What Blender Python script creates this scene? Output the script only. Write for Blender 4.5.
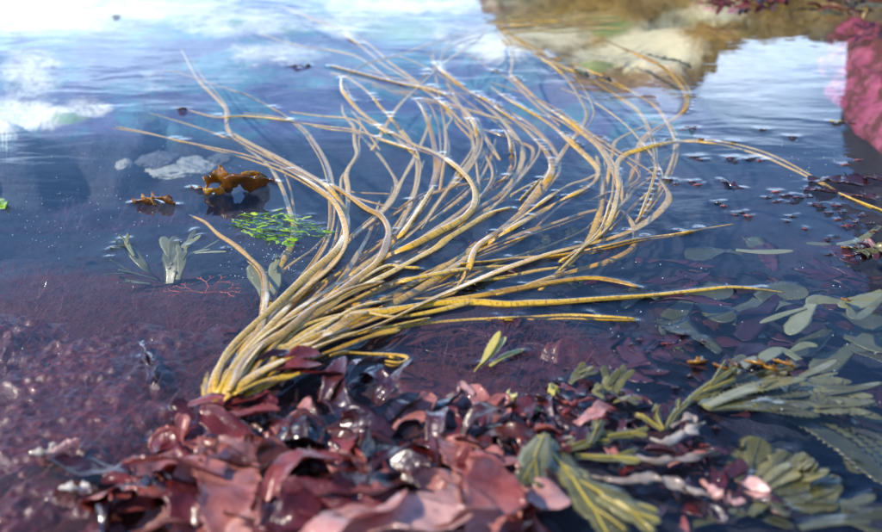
import bpy, math, random
import numpy as np
from mathutils import Vector, noise as mnoise
R = math.radians
random.seed(7); rng = np.random.default_rng(7)
scene = bpy.context.scene
for o in list(bpy.data.objects): bpy.data.objects.remove(o)
col = scene.collection

# ------------------------------------------------------------------ camera
CAM_H, PITCH, FOC = 0.55, R(22.5), 50.0
PW, PH = 882.0, 532.0
cam_d = bpy.data.cameras.new('camera'); cam = bpy.data.objects.new('camera', cam_d); col.objects.link(cam)
cam.location = (0, 0, CAM_H); cam.rotation_euler = (R(90) - PITCH, 0, 0)
cam_d.lens = FOC; cam_d.sensor_width = 36; cam_d.clip_start = 0.02; cam_d.clip_end = 2000
cam_d.dof.use_dof = True; cam_d.dof.focus_distance = 1.50; cam_d.dof.aperture_fstop = 4.8
cam_d.dof.aperture_blades = 0
scene.camera = cam

# ------------------------------------------------------------------ sky, sun, exposure
SUN_EL, SUN_AZ = R(44), R(-108)                # azimuth from +Y towards +X
w = bpy.data.worlds.new('World'); scene.world = w; w.use_nodes = True
nt = w.node_tree; nt.nodes.clear()
sky = nt.nodes.new('ShaderNodeTexSky'); sky.sky_type = 'NISHITA'; sky.sun_disc = False
sky.sun_elevation = SUN_EL; sky.sun_rotation = SUN_AZ
sky.air_density = 1.0; sky.dust_density = 0.3; sky.ozone_density = 10.0
bg = nt.nodes.new('ShaderNodeBackground'); bg.inputs['Strength'].default_value = 0.15
out = nt.nodes.new('ShaderNodeOutputWorld')
# broken cloud, denser towards the horizon
tc = nt.nodes.new('ShaderNodeTexCoord'); mp = nt.nodes.new('ShaderNodeMapping'); mp.inputs['Scale'].default_value = (1.0, 1.0, 3.2); mp.inputs['Location'].default_value = (4.62, 1.58, 2.46)
cn = nt.nodes.new('ShaderNodeTexNoise'); cn.inputs['Scale'].default_value = 2.6; cn.inputs['Detail'].default_value = 7; cn.inputs['Roughness'].default_value = 0.58
sz = nt.nodes.new('ShaderNodeSeparateXYZ'); hr = nt.nodes.new('ShaderNodeMapRange')
for k_, v_ in (('From Min', 0.0), ('From Max', 0.42), ('To Min', 0.30), ('To Max', -0.15)): hr.inputs[k_].default_value = v_
ad = nt.nodes.new('ShaderNodeMath'); ad.operation = 'ADD'
cr = nt.nodes.new('ShaderNodeMapRange'); cr.interpolation_type = 'SMOOTHSTEP'
for k_, v_ in (('From Min', 0.50), ('From Max', 0.80), ('To Min', 0.0), ('To Max', 0.92)): cr.inputs[k_].default_value = v_
cm = nt.nodes.new('ShaderNodeMix'); cm.data_type = 'RGBA'; cm.inputs[7].default_value = (10.0, 12.8, 17.0, 1)
L_ = nt.links.new
L_(tc.outputs['Generated'], mp.inputs[0]); L_(mp.outputs[0], cn.inputs['Vector']); L_(tc.outputs['Generated'], sz.inputs[0]); L_(sz.outputs[2], hr.inputs[0])
L_(cn.outputs['Fac'], ad.inputs[0]); L_(hr.outputs[0], ad.inputs[1]); L_(ad.outputs[0], cr.inputs[0]); L_(cr.outputs[0], cm.inputs[0]); L_(sky.outputs[0], cm.inputs[6])
nt.links.new(cm.outputs[2], bg.inputs[0]); nt.links.new(bg.outputs[0], out.inputs[0])
sl = bpy.data.lights.new('sun', 'SUN'); sl.energy = 3.0; sl.angle = R(2); sl.color = (1.0, 0.89, 0.74)
sun = bpy.data.objects.new('sun', sl); col.objects.link(sun)
sdir = Vector((math.sin(SUN_AZ)*math.cos(SUN_EL), math.cos(SUN_AZ)*math.cos(SUN_EL), math.sin(SUN_EL)))
sun.rotation_euler = sdir.to_track_quat('Z', 'Y').to_euler(); sun.location = (-2, 4, 6)
vs = scene.view_settings; vs.view_transform = 'Standard'; vs.look = 'None'; vs.exposure = 0.98; vs.gamma = 1.0
scene.render.engine = 'CYCLES'
scene.cycles.max_bounces = 10; scene.cycles.transparent_max_bounces = 16; scene.cycles.transmission_bounces = 6
scene.cycles.caustics_reflective = False; scene.cycles.caustics_refractive = False
scene.cycles.sample_clamp_indirect = 6

# ------------------------------------------------------------------ placement helpers
FPX = PW * FOC / 36.0
cp, sp_ = math.cos(PITCH), math.sin(PITCH)
def P(px, py, z=0.0):
    """point of the level z that lies under photograph pixel px, py"""
    dx = (px - PW/2) / FPX; dy = (PH/2 - py) / FPX
    d = (dx, cp + dy*sp_, -sp_ + dy*cp)
    k = (z - CAM_H) / d[2]
    return np.array((d[0]*k, d[1]*k, z))
def PX(x, y, z):
    """inverse of P for arrays"""
    zz = z - CAM_H
    f = y*cp - zz*sp_; u = y*sp_ + zz*cp
    f = np.maximum(f, 1e-3)
    return PW/2 + FPX*x/f, PH/2 - FPX*u/f
def MIR(px, py, D):
    """where the mirrored ray of a pixel reaches the distance D"""
    p = P(px, py, 0); d = p - np.array((0, 0, CAM_H)); k = (D - p[1]) / d[1]
    return np.array((p[0] + d[0]*k, D, -d[2]*k))
def sm(a, b, x):
    t = np.clip((x - a) / (b - a), 0, 1); return t*t*(3 - 2*t)
def vnoise(x, y, scale, seed=0, octv=3):
    """cheap value noise on arrays, about -1..1"""
    x = np.asarray(x, float)*scale + seed*17.3; y = np.asarray(y, float)*scale + seed*9.1
    tot = np.zeros(np.broadcast(x, y).shape); amp = 1; nrm = 0
    def h(ix, iy):
        n = np.sin(ix*127.1 + iy*311.7 + seed*74.7) * 43758.5453
        return n - np.floor(n)
    for o in range(octv):
        ix = np.floor(x); iy = np.floor(y); fx = x - ix; fy = y - iy
        fx = fx*fx*(3 - 2*fx); fy = fy*fy*(3 - 2*fy)
        v = (h(ix, iy)*(1-fx) + h(ix+1, iy)*fx)*(1-fy) + (h(ix, iy+1)*(1-fx) + h(ix+1, iy+1)*fx)*fy
        tot += (v*2 - 1)*amp; nrm += amp; amp *= 0.5; x = x*2.03 + 5.1; y = y*2.03 + 3.7
    return tot / nrm
def catmull(pts, n):
    p = np.asarray(pts, float)
    if len(p) == 2: return p[0] + (p[1]-p[0])*np.linspace(0, 1, n)[:, None]
    e = np.vstack([2*p[0]-p[1], p, 2*p[-1]-p[-2]])
    seg = len(p) - 1; t = np.linspace(0, seg, n*3); i = np.minimum(t.astype(int), seg-1); f = (t - i)[:, None]
    a, b, c, d = e[i], e[i+1], e[i+2], e[i+3]
    q = 0.5*((2*b) + (c-a)*f + (2*a-5*b+4*c-d)*f**2 + (3*b-a-3*c+d)*f**3)
    s = np.concatenate([[0], np.cumsum(np.linalg.norm(np.diff(q, axis=0), axis=1))])
    u = np.linspace(0, s[-1], n)
    return np.stack([np.interp(u, s, q[:, k]) for k in range(q.shape[1])], 1)

# ------------------------------------------------------------------ object helpers
def tag(o, label=None, cat=None, group=None, kind=None):
    if label: o['label'] = label
    if cat: o['category'] = cat
    if group: o['group'] = group
    if kind: o['kind'] = kind
    return o
def empty(name, loc):
    o = bpy.data.objects.new(name, None); col.objects.link(o); o.location = loc; o.empty_display_size = 0.02
    return o
def mesh_obj(name, V, F, mat, parent=None, loc=None, st=None, smooth=True):
    V = np.asarray(V, float)
    base = np.array(parent.location) if parent is not None else np.zeros(3)
    if parent is not None and parent.parent is not None: base = base + np.array(parent.parent.location)
    if parent is not None: l = np.zeros(3)
    else: l = np.array(loc) if loc is not None else np.zeros(3)
    me = bpy.data.meshes.new(name); me.from_pydata((V - base - l).tolist(), [], F if isinstance(F, list) else F.tolist())
    if smooth: me.polygons.foreach_set('use_smooth', np.ones(len(me.polygons), bool))
    if st is not None:
        a = me.attributes.new('st', 'FLOAT_VECTOR', 'POINT'); a.data.foreach_set('vector', np.asarray(st, np.float32).ravel())
    me.update(); me.materials.append(mat)
    o = bpy.data.objects.new(name, me); col.objects.link(o)
    if parent is not None: o.parent = parent
    else: o.location = l
    return o
def ribbon(pts, width, thick, twist=0.0, nv=5, curl=0.0, ruffle=0.0, rfreq=60.0, rph=0.0, up=(0, 0, 1), rnd=False, serr=None, tilt=None):
    """closed leaf or strap along pts: verts, faces, st (length, -1..1 across, 0..1 along)"""
    p = np.asarray(pts, float); n = len(p)
    width = np.broadcast_to(np.asarray(width, float), (n,)).copy(); twist = np.broadcast_to(np.asarray(twist, float), (n,))
    t = np.gradient(p, axis=0); t /= np.linalg.norm(t, axis=1)[:, None] + 1e-12
    up = np.broadcast_to(np.asarray(up, float), (n, 3))
    s = np.cross(t, up); ln = np.linalg.norm(s, axis=1)
    for i in range(n):
        if ln[i] < 0.05: s[i] = s[i-1] if i else (1, 0, 0)
    s /= np.linalg.norm(s, axis=1)[:, None] + 1e-12
    nn = np.cross(s, t)
    c, d = np.cos(twist)[:, None], np.sin(twist)[:, None]
    s, nn = s*c + nn*d, nn*c - s*d
    L = np.concatenate([[0], np.cumsum(np.linalg.norm(np.diff(p, axis=0), axis=1))]); U = L / L[-1]
    v = np.linspace(-1, 1, nv); ring = np.concatenate([v, v[1:-1][::-1]]); side = np.concatenate([np.ones(nv), -np.ones(nv-2)])
    side[0] = side[nv-1] = 0
    th = np.sqrt(np.maximum(0, 1 - ring**2)) if rnd else (1 - 0.8*np.abs(ring)**3)
    m = len(ring); V = np.zeros((n, m, 3)); S = np.zeros((n, m, 3))
    for j in range(m):
        r = ring[j]; wj = width.copy()
        if serr is not None and abs(r) > 0.9: wj = wj*serr[0 if r < 0 else 1]
        off = wj*0.5*r
        hgt = curl*width*(r*r - 0.33) + ruffle*np.sin(L*rfreq + rph + (1.7 if r > 0 else 0))*abs(r)**1.7 + side[j]*th[j]*thick*0.5*np.minimum(1, width/(width.max()*0.3))
        V[:, j] = p + s*off[:, None] + nn*hgt[:, None]
        S[:, j, 0] = L; S[:, j, 1] = r; S[:, j, 2] = U
    F = []
    for i in range(n-1):
        for j in range(m):
            k = (j+1) % m; F.append((i*m+j, i*m+k, (i+1)*m+k, (i+1)*m+j))
    F.append(tuple(range(m))[::-1]); F.append(tuple((n-1)*m + j for j in range(m)))
    return V.reshape(-1, 3), F, S.reshape(-1, 3)
def soften(V, seed, amp, sc):
    """limp folds: the whole blade is bent by a smooth field"""
    V = np.array(V); c = V.mean(0); q = V*sc + seed*7.7
    n = np.stack([vnoise(q[:, 0] + q[:, 2], q[:, 1], 1, k_ + int(seed*3) % 11, 2) for k_ in (1, 2, 3)], 1)
    V += n*np.array((.7, .7, 1.0))*amp
    return V
def wprof(U, W, base=0.3, peak=0.55, sharp=2.0):
    """leaf outline: narrow base, widest at peak, rounded tip"""
    a = base + (1-base)*sm(0, peak, U)
    b = np.where(U > peak, np.sqrt(np.maximum(0, 1 - (np.maximum(U-peak, 0)/(1-peak))**sharp)), 1)
    return np.maximum(W*a*b, 0.0008)

EMERGE = []                                     # places where something breaks the surface: x, y, lift
def breaks(p, lo=-0.004, hi=0.012, lift=1.0):
    p = np.asarray(p); k = (p[:, 2] > lo) & (p[:, 2] < hi)
    for q in p[k]: EMERGE.append((q[0], q[1], lift))

# ------------------------------------------------------------------ materials
def new_mat(name):
    m = bpy.data.materials.new(name); m.use_nodes = True; t = m.node_tree; t.nodes.clear()
    o = t.nodes.new('ShaderNodeOutputMaterial'); return m, t, o
def N(t, kind, **kw):
    n = t.nodes.new('ShaderNode' + kind)
    for k, v in kw.items():
        if k in n.inputs: n.inputs[k].default_value = v
        else: setattr(n, k, v)
    return n
def ramp(t, fac, stops):
    r = t.nodes.new('ShaderNodeValToRGB'); e = r.color_ramp.elements
    e[0].position, e[0].color = stops[0][0], (*stops[0][1], 1); e[1].position, e[1].color = stops[-1][0], (*stops[-1][1], 1)
    for p, c in stops[1:-1]:
        x = e.new(p); x.color = (*c, 1)
    t.links.new(fac, r.inputs[0]); return r.outputs[0]
def mix(t, fac, a, b, mode='MIX'):
    m = t.nodes.new('ShaderNodeMix'); m.data_type = 'RGBA'; m.blend_type = mode
    for sock, v in ((m.inputs[0], fac), (m.inputs[6], a), (m.inputs[7], b)):
        if hasattr(v, 'links'): t.links.new(v, sock)
        elif isinstance(v, (int, float)): sock.default_value = v
        else: sock.default_value = (*v, 1)
    return m.outputs[2]
def math_(t, op, a, b=0.0, c=None):
    m = t.nodes.new('ShaderNodeMath'); m.operation = op
    for i, v in enumerate((a, b, c)):
        if v is None: continue
        if hasattr(v, 'links'): t.links.new(v, m.inputs[i])
        else: m.inputs[i].default_value = v
    return m.outputs[0]
def noise_tex(t, vec, scale, detail=3, rough=0.55, dist=0.0):
    n = N(t, 'TexNoise'); n.inputs['Scale'].default_value = scale; n.inputs['Detail'].default_value = detail
    n.inputs['Roughness'].default_value = rough; n.inputs['Distortion'].default_value = dist
    if vec is not None: t.links.new(vec, n.inputs['Vector'])
    return n.outputs['Fac']
def pos(t): return N(t, 'NewGeometry').outputs['Position']
def attr(t, name):
    a = N(t, 'Attribute'); a.attribute_name = name; return a
def bump(t, h, strength, dist, normal=None):
    b = N(t, 'Bump'); b.inputs['Strength'].default_value = strength; b.inputs['Distance'].default_value = dist
    t.links.new(h, b.inputs['Height'])
    if normal is not None: t.links.new(normal, b.inputs['Normal'])
    return b.outputs[0]
def wet(t, out, color, rough=0.3, coat=0.6, coat_rough=0.08, trans=0.0, normal=None, tcol=None, spec=0.5):
    p = N(t, 'BsdfPrincipled'); p.inputs['Roughness'].default_value = rough; p.inputs['Specular IOR Level'].default_value = spec
    p.inputs['Coat Weight'].default_value = coat; p.inputs['Coat Roughness'].default_value = coat_rough
    if hasattr(color, 'links'): t.links.new(color, p.inputs['Base Color'])
    else: p.inputs['Base Color'].default_value = (*color, 1)
    if normal is not None:
        t.links.new(normal, p.inputs['Normal']); t.links.new(normal, p.inputs['Coat Normal'])
    if trans:
        tr = N(t, 'BsdfTranslucent')
        c = tcol if tcol is not None else color
        if hasattr(c, 'links'): t.links.new(c, tr.inputs[0])
        else: tr.inputs[0].default_value = (*c, 1)
        m = N(t, 'MixShader'); m.inputs[0].default_value = trans
        t.links.new(p.outputs[0], m.inputs[1]); t.links.new(tr.outputs[0], m.inputs[2]); t.links.new(m.outputs[0], out.inputs[0])
    else: t.links.new(p.outputs[0], out.inputs[0])
def orand(t): return N(t, 'ObjectInfo').outputs['Random']

def leaf_mat(name, stops, speck=None, rough=0.3, coat=0.6, trans=0.25, coat_rough=0.08, nscale=60, bstr=0.25, wr=0.0):
    """weed tissue: colour by noise and by individual"""
    m, t, o = new_mat(name)
    f = noise_tex(t, pos(t), nscale, 4, 0.6, 0.4)
    f2 = math_(t, 'ADD', math_(t, 'MULTIPLY', f, 0.75), math_(t, 'MULTIPLY_ADD', orand(t), 0.5, -0.14))
    c = ramp(t, f2, stops)
    if speck:
        g = noise_tex(t, pos(t), speck[0], 2)
        c = mix(t, ramp(t, g, [(speck[1], (0, 0, 0)), (speck[1]+0.06, (1, 1, 1))]), c, speck[2])
    nb = bump(t, noise_tex(t, pos(t), nscale*3, 3), bstr, 0.0012)
    if wr:
        wv = noise_tex(t, pos(t), 70, 4, 0.55, 1.2)
        nb = bump(t, wv, 1.0, wr, nb)
        c = mix(t, ramp(t, wv, [(0.36, (0.55, 0.55, 0.55)), (0.5, (0, 0, 0))]), c, (0.5, 0.42, 0.45), 'MULTIPLY')
    wet(t, o, c, rough, coat, coat_rough, trans, nb)
    return m
M = {}
def mat_strap():
    m, t, o = new_mat('thongweed_tissue')
    st = attr(t, 'st'); sep = N(t, 'SeparateXYZ'); t.links.new(st.outputs['Vector'], sep.inputs[0])
    cmb = N(t, 'CombineXYZ'); t.links.new(math_(t, 'MULTIPLY', sep.outputs[0], 900.0), cmb.inputs[0]); t.links.new(math_(t, 'MULTIPLY', sep.outputs[1], 2.2), cmb.inputs[1])
    t.links.new(math_(t, 'MULTIPLY', orand(t), 200.0), cmb.inputs[2])
    mott = noise_tex(t, cmb.outputs[0], 0.35, 3, 0.6)          # short transverse blotches
    big = noise_tex(t, pos(t), 14, 2)
    tone = math_(t, 'ADD', math_(t, 'MULTIPLY', orand(t), 0.45), math_(t, 'MULTIPLY', big, 0.55))
    c = ramp(t, tone, [(0.22, (0.36, 0.18, 0.002)), (0.40, (0.66, 0.36, 0.003)), (0.62, (0.72, 0.43, 0.008)), (0.82, (0.68, 0.47, 0.10))])
    c = mix(t, ramp(t, mott, [(0.50, (0, 0, 0)), (0.66, (0.75, 0.75, 0.75))]), c, (0.17, 0.08, 0.015))
    edge = math_(t, 'POWER', math_(t, 'ABSOLUTE', sep.outputs[1]), 6.0)
    c = mix(t, math_(t, 'MULTIPLY', edge, 0.55), c, (0.17, 0.09, 0.012))
    wet(t, o, c, 0.36, 1.0, 0.03, 0.16, bump(t, mott, 0.35, 0.0012))
    return m
M['strap'] = mat_strap()
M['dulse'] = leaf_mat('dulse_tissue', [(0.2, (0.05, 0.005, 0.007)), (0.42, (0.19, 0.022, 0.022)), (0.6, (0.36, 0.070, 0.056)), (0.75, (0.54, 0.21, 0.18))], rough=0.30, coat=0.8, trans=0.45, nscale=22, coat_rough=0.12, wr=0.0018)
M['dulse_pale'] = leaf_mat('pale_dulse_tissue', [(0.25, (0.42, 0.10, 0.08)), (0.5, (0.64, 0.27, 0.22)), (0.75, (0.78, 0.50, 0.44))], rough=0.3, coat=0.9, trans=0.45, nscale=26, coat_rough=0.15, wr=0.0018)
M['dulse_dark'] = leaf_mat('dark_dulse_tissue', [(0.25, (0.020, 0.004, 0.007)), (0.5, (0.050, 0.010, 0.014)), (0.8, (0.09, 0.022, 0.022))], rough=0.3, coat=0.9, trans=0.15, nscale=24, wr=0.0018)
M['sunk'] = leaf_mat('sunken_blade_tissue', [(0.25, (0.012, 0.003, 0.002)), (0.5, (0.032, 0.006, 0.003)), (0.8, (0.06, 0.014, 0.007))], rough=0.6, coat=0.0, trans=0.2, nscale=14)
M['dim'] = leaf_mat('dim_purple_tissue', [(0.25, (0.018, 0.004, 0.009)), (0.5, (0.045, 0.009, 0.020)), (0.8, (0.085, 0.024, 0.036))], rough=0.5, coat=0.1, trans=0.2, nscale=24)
M['dulse_brown'] = leaf_mat('brown_dulse_tissue', [(0.25, (0.05, 0.009, 0.004)), (0.5, (0.11, 0.022, 0.009)), (0.8, (0.20, 0.05, 0.018))], rough=0.34, coat=0.6, trans=0.25, nscale=16, wr=0.0018)
M['wrack'] = leaf_mat('wrack_tissue', [(0.25, (0.07, 0.066, 0.018)), (0.5, (0.15, 0.14, 0.04)), (0.8, (0.26, 0.235, 0.085))], speck=(420, 0.66, (0.42, 0.36, 0.10)), rough=0.38, coat=0.5, nscale=45)
M['wrack_rib'] = leaf_mat('wrack_rib_tissue', [(0.25, (0.34, 0.25, 0.02)), (0.5, (0.48, 0.36, 0.04)), (0.8, (0.58, 0.46, 0.08))], rough=0.35, coat=0.5, nscale=60)
M['wrack_dim'] = leaf_mat('old_wrack_tissue', [(0.25, (0.035, 0.038, 0.018)), (0.5, (0.07, 0.074, 0.034)), (0.8, (0.13, 0.132, 0.062))], speck=(300, 0.68, (0.40, 0.28, 0.10)), rough=0.4, coat=0.4, nscale=30)
M['wrack_tip'] = leaf_mat('wrack_tip_tissue', [(0.25, (0.40, 0.32, 0.05)), (0.5, (0.58, 0.50, 0.14)), (0.8, (0.70, 0.64, 0.32))], rough=0.35, coat=0.6, nscale=70)
M['bleach'] = leaf_mat('bleached_tissue', [(0.25, (0.26, 0.19, 0.15)), (0.5, (0.44, 0.38, 0.32)), (0.8, (0.62, 0.57, 0.51))], rough=0.4, coat=0.5, nscale=90, bstr=0.5)
M['kelp'] = leaf_mat('amber_kelp_tissue', [(0.25, (0.18, 0.06, 0.003)), (0.5, (0.40, 0.16, 0.006)), (0.8, (0.52, 0.27, 0.02))], rough=0.25, coat=0.9, trans=0.42, nscale=50)
M['kelp_green'] = leaf_mat('pale_kelp_tissue', [(0.25, (0.10, 0.105, 0.040)), (0.5, (0.19, 0.195, 0.085)), (0.8, (0.29, 0.295, 0.15))], rough=0.4, coat=0.3, nscale=30)
M['lettuce'] = leaf_mat('sea_lettuce_tissue', [(0.2, (0.03, 0.10, 0.004)), (0.4, (0.16, 0.36, 0.006)), (0.58, (0.40, 0.62, 0.008)), (0.85, (0.66, 0.76, 0.05))], rough=0.25, coat=0.9, trans=0.4, nscale=120)
M['branch_red'] = leaf_mat('red_branch_tissue', [(0.25, (0.32, 0.06, 0.03)), (0.8, (0.46, 0.13, 0.07))], rough=0.5, coat=0.2, trans=0.1)
M['twig'] = leaf_mat('straw_tissue', [(0.25, (0.30, 0.18, 0.04)), (0.8, (0.52, 0.36, 0.12))], rough=0.4, coat=0.4, trans=0.1)
M['speck'] = leaf_mat('foam_speck', [(0.2, (0.7, 0.7, 0.7)), (0.8, (0.85, 0.85, 0.85))], rough=0.3, coat=0.5, trans=0.0)
def mat_turf(name, a, b, rough=0.45, coat=0.45):
    m, t, o = new_mat(name)
    f = noise_tex(t, pos(t), 130, 5, 0.65)
    c = ramp(t, f, [(0.3, a), (0.7, b)])
    c = mix(t, ramp(t, noise_tex(t, pos(t), 12, 2), [(0.45, (0, 0, 0)), (0.7, (0.6, 0.6, 0.6))]), c, (a[0]*0.5, a[1]*0.7, a[2]*1.2))
    nb = bump(t, noise_tex(t, pos(t), 420, 3, 0.6), 0.6, 0.0012)
    wet(t, o, c, rough, coat, 0.07, 0.0, nb)
    return m
M['turf'] = mat_turf('red_turf_tissue', (0.036, 0.004, 0.003), (0.125, 0.017, 0.009))
M['hair'] = leaf_mat('red_filament', [(0.25, (0.045, 0.006, 0.005)), (0.8, (0.12, 0.020, 0.014))], rough=0.5, coat=0.2, trans=0.2)
M['hair_purple'] = leaf_mat('purple_filament', [(0.25, (0.11, 0.04, 0.09)), (0.8, (0.24, 0.11, 0.19))], rough=0.6, coat=0.1, trans=0.2)

def mat_bed():
    m, t, o = new_mat('pool_bed')
    p = pos(t); f = noise_tex(t, p, 9, 6, 0.65, 0.3); g = noise_tex(t, p, 45, 5, 0.65)
    dark = ramp(t, f, [(0.30, (0.006, 0.008, 0.016)), (0.5, (0.013, 0.014, 0.026)), (0.62, (0.030, 0.016, 0.030)), (0.8, (0.045, 0.035, 0.028))])
    shelf = ramp(t, noise_tex(t, p, 7, 5, 0.6, 0.5), [(0.32, (0.035, 0.06, 0.12)), (0.47, (0.09, 0.07, 0.16)), (0.58, (0.05, 0.19, 0.21)), (0.75, (0.20, 0.19, 0.25))])
    dark = mix(t, attr(t, 'shelf').outputs['Fac'], dark, shelf)
    sand = ramp(t, g, [(0.25, (0.58, 0.49, 0.36)), (0.5, (0.78, 0.69, 0.54)), (0.75, (0.86, 0.80, 0.68))])
    sand = mix(t, ramp(t, noise_tex(t, p, 160, 2), [(0.60, (0, 0, 0)), (0.70, (0.7, 0.7, 0.7))]), sand, (0.22, 0.15, 0.17))
    gold = attr(t, 'gold').outputs['Fac']; goldc = ramp(t, g, [(0.3, (0.14, 0.075, 0.012)), (0.6, (0.36, 0.21, 0.045))])
    s = attr(t, 'sand').outputs['Fac']
    edge = math_(t, 'ADD', s, math_(t, 'MULTIPLY_ADD', noise_tex(t, p, 17, 6, 0.7, 0.5), 1.3, -0.65))
    c = mix(t, ramp(t, edge, [(0.36, (0, 0, 0)), (0.74, (1, 1, 1))]), mix(t, gold, dark, goldc), mix(t, math_(t, 'MULTIPLY', gold, .8), sand, (0.82, 0.66, 0.38)))
    gr = math_(t, 'ADD', attr(t, 'green').outputs['Fac'], math_(t, 'MULTIPLY_ADD', noise_tex(t, p, 30, 4, 0.7), 1.0, -0.5))
    c = mix(t, ramp(t, gr, [(0.45, (0, 0, 0)), (0.7, (0.85, 0.85, 0.85))]), c, (0.16, 0.27, 0.07))
    red = mix(t, g, (0.022, 0.003, 0.005), (0.07, 0.012, 0.012))
    rd = math_(t, 'ADD', attr(t, 'red').outputs['Fac'], math_(t, 'MULTIPLY_ADD', noise_tex(t, p, 25, 4), 0.6, -0.3))
    c = mix(t, ramp(t, rd, [(0.40, (0, 0, 0)), (0.6, (1, 1, 1))]), c, red)
    wet(t, o, c, 0.7, 0.0, 0.1, 0.0, bump(t, g, 0.8, 0.01))
    return m
M['bed'] = mat_bed()
def mat_rock(name, stops, sc=7, patch=None):
    m, t, o = new_mat(name)
    p = pos(t); f = noise_tex(t, p, sc, 7, 0.68, 0.4)
    c = ramp(t, f, stops)
    if patch: c = mix(t, ramp(t, noise_tex(t, p, patch[0], 5, 0.7), [(patch[1], (0, 0, 0)), (patch[1]+0.1, (1, 1, 1))]), c, patch[2])
    h = math_(t, 'ADD', noise_tex(t, p, 30, 6, 0.7), math_(t, 'MULTIPLY', noise_tex(t, p, 200, 3), 0.3))
    wet(t, o, c, 0.65, 0.1, 0.2, 0.0, bump(t, h, 0.8, 0.012))
    return m
M['rock'] = mat_rock('shore_rock', [(0.28, (0.08, 0.04, 0.010)), (0.5, (0.25, 0.14, 0.030)), (0.7, (0.42, 0.28, 0.08))], 6, (4, 0.58, (0.26, 0.24, 0.03)))
M['rock_dark'] = mat_rock('dark_shore_rock', [(0.28, (0.018, 0.013, 0.009)), (0.5, (0.05, 0.033, 0.02)), (0.7, (0.10, 0.065, 0.035))], 6, (5, 0.66, (0.10, 0.09, 0.03)))
M['rock_pink'] = mat_rock('pink_crusted_rock', [(0.25, (0.22, 0.02, 0.06)), (0.45, (0.50, 0.07, 0.16)), (0.6, (0.58, 0.12, 0.20)), (0.75, (0.66, 0.22, 0.22))], 22, (13, 0.45, (0.16, 0.03, 0.03)))
M['stone'] = mat_rock('pale_stone', [(0.25, (0.22, 0.20, 0.15)), (0.5, (0.36, 0.33, 0.26)), (0.75, (0.46, 0.43, 0.35))], 25, (30, 0.66, (0.2, 0.16, 0.15)))
M['stone_grey'] = mat_rock('grey_stone', [(0.25, (0.05, 0.045, 0.045)), (0.5, (0.09, 0.08, 0.075)), (0.75, (0.13, 0.115, 0.10))], 25)
def mat_water():
    m, t, o = new_mat('pool_water')
    mp = N(t, 'Mapping'); t.links.new(pos(t), mp.inputs[0]); mp.inputs['Scale'].default_value = (1.0, 1.7, 1.0); mp.inputs['Rotation'].default_value = (0, 0, R(14))
    h = math_(t, 'ADD', noise_tex(t, mp.outputs[0], 5.5, 2, 0.5, 0.6), math_(t, 'MULTIPLY', noise_tex(t, mp.outputs[0], 24, 2, 0.5, 0.4), 0.16))
    nb = bump(t, h, 1.0, 0.0011)
    # Schlick reflectance, the same from above and from below
    ge = N(t, 'NewGeometry'); dt = N(t, 'VectorMath'); dt.operation = 'DOT_PRODUCT'; t.links.new(nb, dt.inputs[0]); t.links.new(ge.outputs['Incoming'], dt.inputs[1])
    om = math_(t, 'SUBTRACT', 1.0, math_(t, 'ABSOLUTE', dt.outputs['Value']))
    fr = math_(t, 'MULTIPLY_ADD', math_(t, 'POWER', om, 4.6), 0.98, 0.004)
    tr = N(t, 'BsdfTransparent'); gl = N(t, 'BsdfGlossy'); gl.inputs['Roughness'].default_value = 0.015; t.links.new(nb, gl.inputs['Normal'])
    mx = N(t, 'MixShader'); t.links.new(fr, mx.inputs[0]); t.links.new(tr.outputs[0], mx.inputs[1]); t.links.new(gl.outputs[0], mx.inputs[2])
    t.links.new(mx.outputs[0], o.inputs['Surface'])
    va = N(t, 'VolumeAbsorption'); va.inputs['Color'].default_value = (0.38, 0.76, 0.86, 1); va.inputs['Density'].default_value = 0.8
    t.links.new(va.outputs[0], o.inputs['Volume'])
    return m
M['water'] = mat_water()

# ------------------------------------------------------------------ the pool bed and the shore, one sheet out to the horizon
SHELF_Z = -0.07
DEPTHS = [  # photograph pixel on the bed, depth in cm
 (0, 60, 6), (0, 120, 5), (60, 30, 6), (60, 100, 6), (140, 110, 7), (140, 50, 9), (230, 20, 6), (260, 60, 7), (200, 90, 9), (330, 30, 8), (400, 20, 9), (300, 110, 11),
 (470, 40, 8), (520, 45, 7), (440, 100, 13), (560, 70, 9), (640, 45, 3), (600, 55, 3.5), (670, 62, 3), (700, 30, 4), (620, 120, 20), (740, 80, 26), (800, 60, 20), (720, 160, 26), (860, 60, 16), (870, 120, 16), (876, 170, 16),
 (500, 180, 17), (600, 210, 20), (820, 210, 14), (30, 160, 16), (100, 200, 17), (200, 200, 16), (60, 240, 14), (300, 210, 15), (150, 255, 10), (240, 250, 11), (20, 290, 4), (100, 310, 2.5), (200, 320, 2.5), (40, 380, 2), (130, 390, 2),
 (400, 240, 16), (560, 260, 15), (680, 250, 13), (780, 260, 14), (860, 300, 13), (330, 330, 6), (450, 340, 4), (560, 340, 5), (680, 330, 9), (800, 370, 12), (880, 400, 15), (300, 400, 3), (420, 400, 3), (540, 410, 3),
 (650, 400, 7), (760, 440, 11), (870, 500, 12), (30, 460, 1.8), (100, 450, 1.8), (160, 500, 1.8), (100, 520, 1.8), (230, 450, 1.5), (350, 470, 1), (480, 480, 1), (600, 470, 4), (700, 510, 7), (300, 530, 0.8), (450, 530, 0.8)]
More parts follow.
